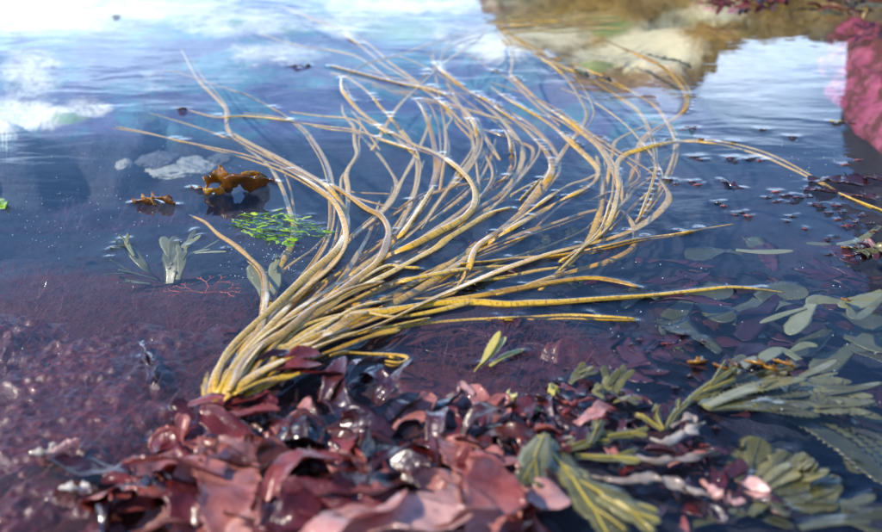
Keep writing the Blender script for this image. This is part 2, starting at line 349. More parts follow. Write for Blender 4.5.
SAND = [  # px, py, rx, ry, weight
 (40, 12, 80, 22, 1.0), (170, 8, 90, 14, 0.9), (30, 72, 34, 26, .85), (20, 114, 44, 16, 1.0), (88, 108, 24, 11, .85), (250, 22, 70, 16, .9), (270, 52, 52, 14, .75), (345, 22, 40, 18, .8), (390, 6, 90, 10, .9), (440, 28, 40, 14, .6),
 (500, 44, 48, 18, .9), (560, 36, 36, 18, .8), (650, 48, 50, 24, 1.05), (600, 58, 36, 14, .9), (700, 14, 40, 12, .5), (150, 80, 20, 20, .45), (480, 150, 18, 12, .5), (500, 122, 14, 10, .45), (560, 232, 14, 9, .4)]
GREEN = [(50, 36, 26, 8, .9), (4, 42, 10, 10, 1), (66, 118, 24, 8, .8), (235, 22, 16, 8, .7), (290, 30, 34, 8, .6), (400, 30, 60, 16, .75), (610, 26, 24, 12, 1), (596, 66, 18, 7, 1), (300, 90, 40, 20, .45), (540, 115, 40, 20, .5), (150, 118, 22, 8, .5)]
def blobs(px, py, L):
    s = np.zeros(px.shape)
    for x, y, rx, ry, wt in L: s = np.maximum(s, wt*np.exp(-0.7*(((px-x)/rx)**2 + ((py-y)/ry)**2)))
    return s
def bed_height(X, Y):
    num = np.zeros(X.shape); den = np.zeros(X.shape)
    for px, py, dcm in DEPTHS:
        c = P(px, py, -dcm/100); wt = 1.0 / ((X-c[0])**2 + ((Y-c[1])*0.8)**2 + 0.0012)**1.6
        num += wt*dcm/100; den += wt
    z = -num/den
    px, py = PX(X, Y, np.full(X.shape, SHELF_Z))
    edge = 131 + 7*np.sin(px*0.07) + 5*vnoise(px, py, 0.05, 3) - 0.10*np.maximum(px-90, 0)
    drop = sm(-1, 7, py-edge)*sm(230, 120, px)*sm(205, 150, py)
    z = np.minimum(z, z*(1-drop) + drop*(-0.19))
    z += vnoise(X, Y, 9, 1, 4)*0.016*np.clip(-z/0.05, 0.25, 1) + vnoise(X, Y, 45, 2, 3)*0.004
    # banks round the pool, then open shore to the horizon
    far = np.interp(X, [-40, -1.6, -0.2, 0.15, 0.5, 1.0, 1.6, 40], [4.1, 3.9, 3.7, 3.25, 3.15, 3.15, 2.9, 2.8]) + 0.06*vnoise(X, Y, 4, 5)
    out = np.maximum.reduce([(Y-far)/0.35, (0.45-Y)/0.3, (np.abs(X+0.1)-1.45-0.1*vnoise(X, Y, 3, 6))/0.3])
    b = sm(0, 1, out)
    shore = 0.03 + 0.05*vnoise(X, Y, 1.3, 8, 4) + 0.02*vnoise(X, Y, 9, 9, 3)
    return z*(1-b) + shore*b, b
def axis(core0, core1, n, far):
    c = np.linspace(core0, core1, n); g = np.geomspace(0.02, far, 26)
    return np.concatenate([core0 - g[::-1], c, core1 + g])
bx, by = axis(-1.7, 1.6, 300, 260), axis(0.3, 4.1, 360, 300)
X, Y = np.meshgrid(bx, by); Z, BANK = bed_height(X, Y)
def grid_faces(nx, ny):
    i = np.arange(nx-1); j = np.arange(ny-1); I, J = np.meshgrid(i, j); a = (J*nx + I).ravel()
    return np.stack([a, a+1, a+nx+1, a+nx], 1)
bed = mesh_obj('ground', np.stack([X, Y, Z], -1).reshape(-1, 3), grid_faces(len(bx), len(by)), M['bed'])
tag(bed, kind='structure')
bpx, bpy_ = PX(X, Y, Z)
infr = (Y > 0.3) & (Y < 4.4)
RED = [(100, 330, 150, 60, 1), (60, 440, 160, 60, 1), (40, 520, 160, 60, 1), (300, 480, 260, 90, 1), (480, 360, 120, 50, .9), (560, 420, 110, 50, .9), (700, 320, 70, 60, .75), (660, 380, 80, 50, .8), (690, 470, 80, 50, .8), (760, 380, 60, 40, .6)]
def put_attr(me, name, arr):
    a = me.attributes.new(name, 'FLOAT', 'POINT'); a.data.foreach_set('value', np.asarray(arr, np.float32).ravel())
put_attr(bed.data, 'sand', np.where(infr, blobs(bpx, bpy_, SAND), 0) + BANK*0.35)
put_attr(bed.data, 'shelf', np.where(infr, sm(150, 125, bpy_)*sm(760, 640, bpx) + .22*sm(260, 150, bpy_)*sm(330, 420, bpx)*sm(720, 620, bpx), 0).clip(0, 1))
put_attr(bed.data, 'gold', np.where(infr, blobs(bpx, bpy_, [(600, 20, 90, 40, 1.2), (680, 30, 80, 50, 1.2), (780, 8, 90, 26, 1.1), (620, 60, 60, 30, 1.0)]).clip(0, 1), 0))
put_attr(bed.data, 'green', np.where(infr, blobs(bpx, bpy_, GREEN), 0))
put_attr(bed.data, 'red', np.where(infr, blobs(bpx, bpy_, RED), 0))
def ground_z(x, y): return float(bed_height(np.array([x]), np.array([y]))[0][0])

# ------------------------------------------------------------------ rocks
def rock(name, c, r, seed, mat, label, cat='rock', group=None, sub=5, amp=0.28, rotz=0.0, sharp=1.0, fs=1.4):
    import bmesh
    bm = bmesh.new(); bmesh.ops.create_icosphere(bm, subdivisions=sub, radius=1)
    o1 = Vector((seed*3.1, seed*1.7, seed*5.3)); ca, sa = math.cos(rotz), math.sin(rotz)
    for v in bm.verts:
        d = v.co.normalized()
        k = 1 + amp*mnoise.fractal(d*fs + o1, 1.0, 2.1, 5) + 0.35*amp*mnoise.ridged_multi_fractal(d*2.2*fs + o1, 1.0, 2.0, 4, 1.0, 2.0) - 0.3*amp
        q = d*k
        x, y, z = q.x*r[0], q.y*r[1], q.z*r[2]
        v.co = (x*ca - y*sa, x*sa + y*ca, z)
    me = bpy.data.meshes.new(name); bm.to_mesh(me); bm.free()
    me.polygons.foreach_set('use_smooth', np.ones(len(me.polygons), bool)); me.materials.append(mat)
    o = bpy.data.objects.new(name, me); col.objects.link(o); o.location = c
    return tag(o, label, cat, group)
def bank_rock(px, py, D, wx, dep, seed, mat, label, **k):
    """shore rock whose top is mirrored at the pixel px, py"""
    t = MIR(px, py, D); h = t[2]
    return rock('shore_rock', (t[0], D + dep*0.15, h*0.25), (wx, dep, h*0.78), seed, mat, label, **k)
bank_rock(540, 44, 3.62, 0.17, 0.26, 1, M['rock'], 'low brown rock on the far bank beside the pale sand')
bank_rock(632, 84, 3.72, 0.34, 0.32, 2, M['rock'], 'broad ochre rock on the far bank above the pale sand')
bank_rock(748, 40, 3.62, 0.24, 0.28, 3, M['rock'], 'low ochre rock between the broad rock and the tall dark rock')
bank_rock(822, 36, 3.55, 0.20, 0.25, 4, M['rock_dark'], 'low dark brown rock at the foot of the tall dark rock')
bank_rock(945, 340, 3.45, 0.34, 0.40, 5, M['rock_dark'], 'tall dark rock at the corner of the pool above the pink crust', amp=0.3)
p = P(905, 105, -0.05); rock('pink_crusted_rock', (p[0]+0.185, p[1]-.06, -0.160), (0.19, 1.05, 0.150), 11, M['rock_pink'], 'pink crusted rock shelf just under the water by the tall rock', amp=0.22, sub=6)
for px, py, d, rx, ry, sd, mt, lb in [(180, 164, .075, .050, .050, 21, 'stone', 'flat pale stone under water beside the amber kelp'),
        (158, 157, .070, .034, .040, 22, 'stone_grey', 'grey brown stone overlapping the flat pale stone under water'),
        (124, 161, .065, .014, .022, 23, 'stone', 'small pale oval stone under water beside the grey brown stone'),
        (222, 155, .085, .020, .028, 24, 'stone_grey', 'dim grey pebble under water behind the amber kelp')]:
    p = P(px, py, -d); rock('flat_stone', (p[0], p[1], -d-0.006), (rx, ry, 0.006), sd, M[mt], lb, 'stone', sub=5, amp=0.34)

# ------------------------------------------------------------------ thongweed
ROOT = (217, 410)
T = [  # control pixels from the root end outwards; width mm at the base; depth mm; emergent stretches as fractions of the length
 ([(216,410),(213,388),(226,357),(262,322),(300,292),(333,264),(346,236),(337,206),(318,188),(290,171),(262,160),(238,153),(190,143),(150,134),(112,128)], 8, 6, [(0,.62)]),
 ([(224,405),(224,380),(243,350),(265,320),(275,290),(278,272),(285,258),(292,243),(294,226),(288,205),(281,185),(270,167),(255,154),(235,142),(214,133),(190,125),(147,112)], 8, 22, [(.78,.82)]),
 ([(215,404),(212,384),(228,350),(266,314),(306,276),(336,250),(347,226),(343,207),(328,187),(306,173),(271,154),(255,146),(232,133),(225,124),(228,113),(218,100),(205,87),(196,77),(186,58),(181,49)], 8.5, 12, [(0,.45),(.53,.58)]),
 ([(220,400),(236,362),(266,324),(296,286),(320,255),(331,230),(333,205),(331,180),(325,160),(316,145),(305,130),(290,119),(265,104),(240,93),(222,87),(195,78),(172,71),(150,72)], 8, 14, [(0,.3),(.80,.83)]),
 ([(412,150),(385,140),(355,130),(330,127),(300,123),(270,118),(240,116),(215,117),(188,110)], 4, 4, [(.55,.85)]),
 ([(222,398),(240,360),(276,318),(312,282),(337,250),(346,216),(348,190),(346,174),(351,164),(357,154),(354,140),(354,127),(344,115),(342,104)], 8.5, 14, [(0,.35)]),
 ([(232,392),(262,340),(300,296),(348,242),(380,214),(393,198),(397,185),(391,172),(378,154),(357,132),(352,125)], 9, 20, []),
 ([(222,402),(238,364),(258,330),(265,305),(266,285),(262,270),(250,258),(235,245),(218,234),(205,222),(189,215)], 8, 8, [(.2,.5)]),
 ([(262,312),(272,285),(284,270),(300,258),(312,250),(330,232)], 6, 16, []),
 ([(500,160),(480,130),(460,106),(436,91),(400,83),(360,73),(330,65)], 7, 8, [(.42,1)]),
 ([(228,398),(256,346),(300,308),(340,283),(380,259),(410,246),(440,231),(461,220),(473,208),(476,195),(470,180),(455,165),(435,152),(415,145),(400,136),(384,128),(362,113),(348,98),(340,85),(341,76)], 10, 9, [(0,.25),(.44,.74),(.95,1)]),
 ([(396,236),(412,200),(418,170),(412,150),(402,133),(391,118),(380,106),(368,92),(348,78),(330,72)], 7, 10, [(.72,.76),(.6,.64)]),
 ([(240,390),(286,330),(330,286),(370,260),(395,240),(412,220),(425,204),(433,185),(437,165),(434,145),(430,128),(424,112),(414,98),(395,93),(375,83),(350,77),(330,74)], 10, 18, [(.74,.8)]),
 ([(420,230),(440,200),(455,180),(470,162),(479,148),(477,136),(464,124),(448,108),(430,93),(405,77),(384,65),(371,54),(353,40),(330,27),(280,5)], 9, 10, [(.42,.47),(.75,.8)]),
 ([(344,77),(366,64),(398,55),(425,45),(448,37),(480,29),(489,24),(520,21),(560,21),(590,18)], 7, 5, [(.62,1)]),
 ([(372,150),(396,110),(423,82),(441,65),(457,54),(480,38),(489,25),(520,25),(570,24)], 8, 10, [(.75,1)]),
 ([(440,190),(446,140),(440,100),(434,63),(435,47),(447,38)], 6, 15, []),
 ([(480,190),(470,130),(446,80),(440,62),(444,52),(460,42),(480,36)], 5.5, 15, []),
 ([(420,240),(455,222),(490,200),(506,188),(519,170),(523,152),(516,138),(502,120),(486,106),(466,91),(448,80),(428,68),(405,58),(390,54)], 8.5, 14, []),
 ([(400,300),(448,296),(461,282),(469,268),(472,255),(480,243),(500,230),(520,214),(535,198),(545,184),(552,172),(549,156),(537,141),(520,124),(503,112),(485,99),(467,90),(453,79),(436,65),(430,55)], 9.5, 9, [(.2,.33),(.52,.57),(.61,.63),(.72,.78),(.8,.84),(.88,.97)]),
 ([(560,262),(585,245),(600,232),(612,216),(617,200),(616,180),(610,165),(600,148),(586,136),(570,122),(545,106),(525,88),(511,74),(513,61),(508,46),(495,33)], 8, 9, [(.55,.64),(.8,.83)]),
 ([(560,126),(533,102),(509,79),(489,68),(468,54),(450,44)], 4.5, 6, [(.6,.63)]),
 ([(520,210),(545,178),(570,142),(582,127),(587,113),(579,97),(568,80),(554,66),(540,57),(525,45),(500,27)], 8, 10, [(.66,.8)]),
 ([(340,330),(400,300),(440,276),(480,249),(510,229),(544,210),(567,197),(587,187),(598,176),(596,166),(585,155),(568,139),(554,127),(541,118),(524,108),(508,99),(490,86)], 10, 10, [(.42,.5),(.58,.64),(.76,.8),(.86,.95)]),
 ([(640,215),(650,190),(656,168),(655,146),(647,124),(636,108),(611,92),(586,77),(560,66),(530,50)], 5, 8, [(.78,.9)]),
 ([(590,254),(618,240),(635,223),(655,196),(669,171),(675,148),(674,138),(668,124),(656,107),(636,94),(613,81),(595,73),(570,62)], 6.5, 10, [(.66,.69),(.84,.95)]),
 ([(600,240),(620,200),(638,162),(638,151),(644,137),(656,128),(671,120),(683,111),(687,98),(680,84),(667,70),(650,60),(636,54),(600,38)], 10, 13, [(.55,.6),(.76,.9)]),
 ([(606,190),(613,149),(616,141),(628,134),(643,127),(660,121)], 6.5, 14, []),
 ([(560,270),(586,246),(602,232),(612,216),(616,200),(619,188),(617,176),(618,163),(626,154),(642,149),(662,144),(690,141),(722,145),(760,155),(792,169),(816,181),(846,196),(882,210),(930,228)], 8, 7, [(.12,.2),(.22,.25),(.31,.4),(.47,.5),(.78,1)]),
 ([(600,222),(626,200),(632,191),(650,178),(666,160),(678,150),(676,140)], 7, 14, []),
 ([(222,402),(262,374),(318,346),(380,324),(430,300),(466,285),(502,270),(546,255),(580,246),(612,238),(637,228),(657,214),(669,200),(666,189),(655,175),(637,163),(610,146),(585,130),(570,118)], 11, 8, [(.0,.62),(.68,.7)]),
 ([(500,294),(530,284),(560,275),(592,266),(615,258),(631,249),(635,239),(632,223),(619,209),(606,200)], 8, 14, [(.1,.3)]),
 ([(460,264),(520,258),(560,255),(601,247),(637,239),(669,235),(687,232),(710,228),(735,224)], 4.5, 5, [(.5,.66),(.8,.86)]),
 ([(300,350),(340,332),(400,311),(440,301),(472,297),(510,290),(536,285),(560,281),(590,278),(615,281),(638,287)], 9, 5, [(0,1)]),
 ([(225,400),(262,366),(300,336),(330,321),(360,314),(400,309),(440,303),(480,302),(505,304),(520,303),(560,301),(600,298),(650,295),(700,290),(730,287),(755,289),(784,293)], 10, 5, [(0,.96)]),
 ([(330,352),(366,338),(400,328),(420,324),(440,322),(480,319),(530,317),(570,315),(610,317),(636,319)], 6, 4, [(.55,.62),(.86,1)]),
 ([(330,356),(345,353),(370,354),(395,355),(408,358),(400,363),(385,361)], 5, 2, [(0,1)]),
 ([(540,290),(570,262),(588,243),(598,220),(602,198),(601,175),(596,155)], 10, 24, []),
 ([(380,300),(430,275),(470,251),(505,229),(522,217),(549,197),(569,185),(588,179),(600,172)], 8.5, 11, [(.7,.8)]),
 ([(380,292),(410,280),(440,266),(470,255),(510,238),(555,223),(585,213),(612,207)], 8, 17, []),
 ([(330,294),(360,276),(400,251),(440,229),(478,208),(503,194),(519,180),(530,162),(533,149),(517,141),(485,130),(470,128)], 8, 13, [(.88,.93)]),
 ([(380,262),(420,240),(456,215),(477,198),(500,182),(511,166),(510,142),(505,130)], 9, 12, [(.72,.76),(.86,1)]),
 ([(380,258),(420,226),(438,204),(450,188),(465,171),(477,148),(476,130),(470,118)], 8.5, 12, [(.9,1)]),
 ([(350,280),(390,246),(409,224),(431,189),(441,171),(448,148),(445,130),(452,118),(444,112)], 9, 22, []),
 ([(290,292),(320,263),(348,240),(388,206),(402,180),(416,155),(427,130),(432,112)], 9, 20, []),
 ([(320,262),(350,240),(385,220),(417,200),(440,191),(467,184),(508,175),(530,172)], 6.5, 22, []),
 ([(300,314),(340,291),(361,275),(377,262),(385,249),(389,231),(381,216),(366,208),(345,193),(330,184)], 9, 7, [(0,1)]),
 ([(350,276),(376,258),(392,243),(404,231),(412,219),(425,200),(434,186)], 9, 4, [(.5,1)]),
 ([(280,336),(310,315),(350,292),(386,275),(410,262),(436,248),(447,239),(470,225),(490,213),(512,207)], 9, 7, [(0,1)]),
 ([(310,320),(360,298),(393,284),(421,277),(457,270),(487,267),(516,265),(540,258)], 8, 8, [(.4,.7)]),
 ([(330,296),(362,279),(375,271),(390,265),(402,267),(421,268)], 9, 4, [(0,1)]),
 ([(218,404),(236,385),(256,364),(277,341),(291,328),(309,317),(327,307),(341,298),(363,288),(384,281)], 10, 4, [(0,1)]),
 ([(228,390),(256,355),(288,330),(312,308),(330,299),(349,289),(376,282)], 9, 5, [(0,1)]),
 ([(240,392),(268,358),(282,340),(303,326),(335,316),(362,312),(392,317),(430,312),(480,300)], 9, 5, [(0,1)]),
 ([(300,348),(318,340),(336,328),(354,317),(368,312)], 12, 3, [(0,1)]),
 ([(226,408),(238,400),(263,379),(289,358),(312,348),(336,338),(367,331),(392,326),(430,318)], 10, 3, [(0,1)]),
 ([(226,410),(256,389),(286,374),(306,361),(336,349),(366,338),(400,330)], 9, 4, [(0,1)]),
 ([(236,398),(262,384),(290,377),(310,370)], 7, 4, [(0,1)]),
 ([(216,408),(208,396),(206,384),(208,372)], 8, 6, []),
 ([(220,406),(246,384),(272,350),(290,345),(330,322),(360,306),(410,296),(450,284),(500,278),(540,270),(575,266)], 8.5, 9, [(0,.5)]),
 ([(220,398),(244,360),(280,325),(330,300),(372,272),(400,262),(424,250),(452,232),(480,214),(520,190),(540,180)], 8.5, 14, [(0,.3)]),
 ([(224,400),(250,352),(284,312),(322,284),(356,262),(382,243),(404,215),(414,190),(424,160)], 9, 24, [(0,.25)]),
 ([(230,394),(258,346),(292,306),(330,280),(372,248),(404,236),(440,214),(474,186),(490,160),(496,138)], 8, 22, [(0,.25)]),
 ([(222,400),(240,366),(276,330),(318,302),(344,276),(366,240),(372,226),(380,200)], 7, 20, [(0,.3)]),
 ([(240,388),(280,344),(330,312),(380,300),(430,286),(470,262),(520,240),(560,206),(590,190)], 8, 26, [(0,.2)]),
 ([(260,372),(300,344),(350,322),(400,304),(446,288),(500,262),(548,246),(592,224),(606,190),(604,160)], 8, 24, [(0,.2)]),
 ([(440,240),(470,208),(492,178),(484,152),(470,130),(440,110),(400,92),(372,86)], 5, 16, []),
 ([(480,220),(510,190),(540,150),(520,128),(490,116),(450,104),(420,98)], 4.5, 14, []),
 ([(520,200),(556,160),(540,132),(510,112),(476,96),(440,90),(420,80)], 4.5, 12, [(.6,.64)]),
 ([(590,200),(640,176),(600,140),(570,118),(548,104),(520,92),(490,82)], 4.5, 10, [(.45,.48)]),
 ([(610,230),(640,200),(662,180),(655,160),(640,140),(620,120),(590,100),(560,88)], 4.5, 11, []),
 ([(380,150),(360,124),(345,118),(320,116),(290,112)], 4, 6, []),
 ([(400,210),(350,196),(330,184),(352,192),(390,194)], 4, 15, []),
 ([(420,160),(404,146),(386,132),(372,124),(356,116)], 4.5, 8, [(.5,.7)]),
 ([(390,80),(360,58),(330,50),(300,46),(260,34)], 5, 7, []),
 ([(560,60),(520,40),(500,30),(470,40),(440,50),(425,54)], 4.5, 8, []),
]
# finer straps drifting between the traced ones
for k in range(64):
    pp, wid, dep, em = T[k*7 % 72]
    if len(pp) < 7: continue
    a, b_, f1, f2 = random.uniform(3, 9), random.uniform(2, 5), random.uniform(.25, .6), random.uniform(0, 6)
    q = [(x + a*math.sin(i*f1 + f2)*min(1, i/3), y + b_*math.cos(i*f1*1.2 + f2)*min(1, i/3)) for i, (x, y) in enumerate(pp)]
    q = q[:random.randint(max(5, len(q)-4), len(q))]
    T.append((q, wid*random.uniform(.32, .62), dep + random.uniform(-2, 10), [(u, u + random.uniform(.02, .06)) for u in ([random.uniform(.4, .9)] if k % 3 == 0 else [])] + ([(0, .2)] if k % 4 == 0 else [])))
T = [([(x + random.uniform(-7, 9)*max(0, 1 - i/2.5), y + random.uniform(-6, 3)*max(0, 1 - i/2.5)) for i, (x, y) in enumerate(pp)] if math.hypot(pp[0][0]-217, pp[0][1]-410) < 30 else pp, a, b_, c_) for pp, a, b_, c_ in T]
base = P(*ROOT, 0.0); base[2] = ground_z(base[0], base[1])
thong = empty('thongweed', base)
tag(thong, 'large thongweed plant of long mottled yellow straps fanning out across the water', 'seaweed')
for k, (pp, wid, dep, em) in enumerate(T):
    q = catmull(pp, 40); n = len(q)
    L0 = np.concatenate([[0], np.cumsum(np.linalg.norm(np.diff(q, axis=0), axis=1))])
    U = L0/L0[-1]
    m = np.zeros(n)
    for a, b in em: m = np.maximum(m, sm(a-0.05, a+0.03, U)*sm(b+0.05, b-0.03, U) if a > 0 else sm(b+0.05, b-0.03, U))
    if em and em[-1][1] >= 1: m = np.maximum(m, sm(em[-1][0]-0.04, em[-1][0]+0.03, U))
    r = np.hypot(q[:, 0]-217, (q[:, 1]-410)*1.3)
    pile = np.interp(r, [0, 40, 110, 220, 300], [0.018, 0.020, 0.013, 0.003, 0.0])
    layer = ((k*37) % 11)/11.0
    up = 0.0022 + 0.002*layer + pile*(0.35 + 0.75*layer)
    sub = -dep/1000.0*(1.35 + 0.6*np.sin(U*7 + k)) - 0.003
    z = up*m + sub*(1-m) + np.where(r < 130, (1-m)*pile*layer*0.8, 0)
    if r[0] < 25:
        e = np.exp(-r/14.0); z = z*(1-e) + e*(0.0)
    W3 = np.array([P(a, b, c) for (a, b), c in zip(q, z)])
    W3 = catmull(W3, max(24, int(L0[-1]/4.5)))
    U2 = np.linspace(0, 1, len(W3))
    ww = wid*0.001*1.10*np.interp(U2, [0, .04, .3, .65, .9, .985, 1], [.66, .86, 1.0, .90, .66, .5, .2])*(1 + 0.10*np.sin(U2*23 + k*1.3) + 0.05*np.sin(U2*61 + k))
    if k in (0, 1, 3): ww = ww*np.interp(U2, [0, .58, .74, 1], [1, 1, .55, .38])
    tw = 0.32*np.sin(U2*6.0 + k*2.1) + 0.16*np.sin(U2*17 + k)
    V, F, S = ribbon(W3, ww, 0.0027, tw, nv=9, curl=0.05 if k % 3 == 0 else -0.06, rnd=True)
    mesh_obj('strap', V, F, M['strap'], thong, st=S)
    breaks(W3, -0.0035, 0.0055, 0.8)
# root holdfast button
V, F, S = ribbon([P(212, 416, -0.012), P(214, 412, 0.0), P(217, 406, 0.012)], [0.014, 0.020, 0.010], 0.014, nv=6, rnd=True)
mesh_obj('holdfast', V, F, M['strap'], thong, st=S)

# ------------------------------------------------------------------ blades
def blade_path(p0, heading, L, pitch0, pitch1, turn=0.0, n=26, wob=0.0, ph=0.0):
    p = [np.array(p0, float)]; 
    for i in range(n-1):
        t = i/(n-2); a = heading + turn*t; b = pitch0 + (pitch1-pitch0)*t + wob*math.sin(t*9+ph)
        p.append(p[-1] + L/(n-1)*np.array((math.cos(a)*math.cos(b), math.sin(a)*math.cos(b), math.sin(b))))
    return np.array(p)
def dulse(p0, heading, L, W, pitch=(0.4, -0.4), turn=0.3, mat='dulse', label=None, group=None, name='dulse_frond', lobes=0, twist=0.0, curl=0.12, ruf=0.002, wob=0.1, cat='seaweed', nv=7, base=0.35, surf=True, soft=0.0):
    ph = random.uniform(0, 6)
    def one(pt, W, L, tw, seed):
        U = np.linspace(0, 1, len(pt))
        w_ = wprof(U, W, base, random.uniform(.5, .72), random.uniform(2.6, 4))*(1 + 0.07*np.sin(U*14+seed) + 0.04*np.sin(U*37+seed*2))
        return ribbon(pt, w_, 0.0007, np.linspace(0, tw, len(pt)) + random.uniform(-.2, .2), nv=nv, curl=curl, ruffle=ruf, rfreq=random.uniform(70, 150), rph=seed,
                      serr=[1 + .20*vnoise(U, U*0+seed, 8, 3+q, 2) + .05*vnoise(U, U*0+seed, 40, 4+q, 1) for q in (0, 5)])
    pt = blade_path(p0, heading, L, pitch[0], pitch[1], turn, 30, wob, ph)
    if surf: breaks(pt, -0.003, 0.004, 0.8)
    if not lobes:
        V, F, S = one(pt, W, L, twist, ph)
        if soft: V = soften(V, ph, soft, 32)
        o = mesh_obj(name, V, F, M[mat], loc=p0, st=S)
    else:
        o = empty(name, p0)
        V, F, S = one(pt, W, L, twist, ph); mesh_obj('blade', V, F, M[mat], o, st=S)
        for j in range(lobes):
            i = random.randint(10, 18); d = random.choice((-1, 1))*random.uniform(.5, .9)
            q = blade_path(pt[i] + np.array((0, 0, .0012*(j+1))), heading + turn*.5 + d, L*random.uniform(.4, .6), pitch[0]*.5+.1*random.uniform(-1, 1), pitch[1], turn, 16, wob, ph+j)
            V, F, S = one(q, W*random.uniform(.45, .65), L*.5, -twist, ph+j+1); mesh_obj('lobe', V, F, M[mat], o, st=S)
    return tag(o, label, cat, group)

def near(px, py, L): return min(L, key=lambda q: (q[0]-px)**2 + (q[1]-py)**2*2)[2]
# broad blades lying just under the surface at the lower left
BL = iter(['wide dark red brown blade under water beneath the pale folded blade', 'broad brown blade under water beneath the short whitish scrap', 'wide brown blade under water at the start of the red heap', 'long smooth blade edge under water beside the crumpled shiny scrap', 'narrow brown blade under water by the small standing pink lobe'])
for px, py, hd, L, W, z, sd in [(150, 470, 3.5, .15, .08, -.010, 2), (60, 505, 0.2, .15, .08, -.009, 3), (190, 520, 2.9, .15, .08, -.009, 4)]:
    dulse(P(px, py, z), hd, L, W, (0.0, -0.02), 0.2, 'sunk', next(BL), 'broad submerged red brown blades', curl=.02, ruf=.001, wob=.01, surf=False, nv=9)
# dim fronds on the bed under the open water at the right
def inpoly(x, y, poly):
    c = False; j = len(poly)-1
    for i in range(len(poly)):
        if (poly[i][1] > y) != (poly[j][1] > y) and x < (poly[j][0]-poly[i][0])*(y-poly[i][1])/(poly[j][1]-poly[i][1]) + poly[i][0]: c = not c
        j = i
    return c
def scatter(poly, n, mind=0):
    xs = [p[0] for p in poly]; ys = [p[1] for p in poly]; r = []; tries = 0
    while len(r) < n and tries < 20000:
        tries += 1; x = random.uniform(min(xs), max(xs)); y = random.uniform(min(ys), max(ys))
        if inpoly(x, y, poly) and all((x-a)**2 + ((y-b)*1.6)**2 > mind**2 for a, b in r): r.append((x, y))
    return r
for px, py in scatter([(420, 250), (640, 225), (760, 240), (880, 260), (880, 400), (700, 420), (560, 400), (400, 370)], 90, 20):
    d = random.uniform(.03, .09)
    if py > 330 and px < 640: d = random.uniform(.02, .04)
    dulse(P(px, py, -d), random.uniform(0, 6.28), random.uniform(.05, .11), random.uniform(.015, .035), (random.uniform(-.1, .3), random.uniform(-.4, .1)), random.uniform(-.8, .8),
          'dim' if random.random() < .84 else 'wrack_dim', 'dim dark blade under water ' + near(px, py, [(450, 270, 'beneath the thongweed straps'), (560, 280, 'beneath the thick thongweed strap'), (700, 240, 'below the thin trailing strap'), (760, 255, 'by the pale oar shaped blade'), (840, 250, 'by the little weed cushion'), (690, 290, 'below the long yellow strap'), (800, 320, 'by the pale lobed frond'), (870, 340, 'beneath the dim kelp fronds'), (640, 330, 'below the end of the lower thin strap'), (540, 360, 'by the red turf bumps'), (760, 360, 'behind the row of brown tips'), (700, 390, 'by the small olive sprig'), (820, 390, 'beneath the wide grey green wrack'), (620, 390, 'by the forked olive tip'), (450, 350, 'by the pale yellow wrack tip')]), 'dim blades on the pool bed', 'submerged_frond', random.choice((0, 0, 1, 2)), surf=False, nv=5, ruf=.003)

# upright folded blades with blue sheen between the thongweed and the red heap
GL = iter(['dark red blade folded upright beside the lowest thongweed strap', 'tall wine red blade standing twisted below the small yellow loop strap', 'slanting red blade leaning over the water below the yellow loop strap', 'short red blade bent over beside the slanting red blade', 'dark blade curled low behind the raised glossy blade', 'dark blade with blue sheen curling between the two upright folds', 'dark twisted blade with blue sheen beside the arched upright blade', 'dark blade rolled along its length beside the bent red blade', 'narrow red blade lying flat at the foot of the twisted red blade', 'stubby dark blade curled over beside the brown arched blade', 'small dark blade curling by the small red turf cushion', 'thin dark blade lying along the gap in the red turf'])
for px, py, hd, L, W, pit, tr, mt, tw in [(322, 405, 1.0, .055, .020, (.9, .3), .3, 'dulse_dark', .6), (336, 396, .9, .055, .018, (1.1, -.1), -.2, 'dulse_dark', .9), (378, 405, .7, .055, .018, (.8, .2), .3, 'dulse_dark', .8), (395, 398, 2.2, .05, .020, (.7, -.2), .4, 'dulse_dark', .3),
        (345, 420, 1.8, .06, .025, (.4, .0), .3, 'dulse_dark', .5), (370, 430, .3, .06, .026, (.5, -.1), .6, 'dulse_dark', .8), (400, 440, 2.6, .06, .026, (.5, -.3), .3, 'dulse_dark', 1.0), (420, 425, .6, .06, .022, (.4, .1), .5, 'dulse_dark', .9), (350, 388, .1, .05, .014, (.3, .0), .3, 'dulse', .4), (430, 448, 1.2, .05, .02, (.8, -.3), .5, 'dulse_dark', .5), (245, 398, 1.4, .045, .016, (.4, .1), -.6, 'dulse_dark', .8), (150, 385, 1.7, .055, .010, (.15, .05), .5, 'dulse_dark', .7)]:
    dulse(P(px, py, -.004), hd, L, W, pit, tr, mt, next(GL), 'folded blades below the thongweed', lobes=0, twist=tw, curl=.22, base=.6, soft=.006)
for px, py, hd, L, W in [(262, 372, .1, .06, .022), (276, 366, .5, .05, .018), (255, 362, .4, .04, .012), (292, 372, -.3, .05, .014), (222, 408, .4, .05, .018), (232, 398, -.4, .045, .014), (206, 414, .9, .04, .016), (240, 408, 2.8, .05, .02), (214, 420, .1, .06, .022)]:
    dulse(P(px, py, .016 if py < 390 else .012), hd, L, W, (.25, -.25), .4, 'dulse', 'dark red scrap draped ' + ('among the upper root straps' if py < 380 else 'round the very foot') + ' of the thongweed', 'red scraps on the thongweed', curl=.2)

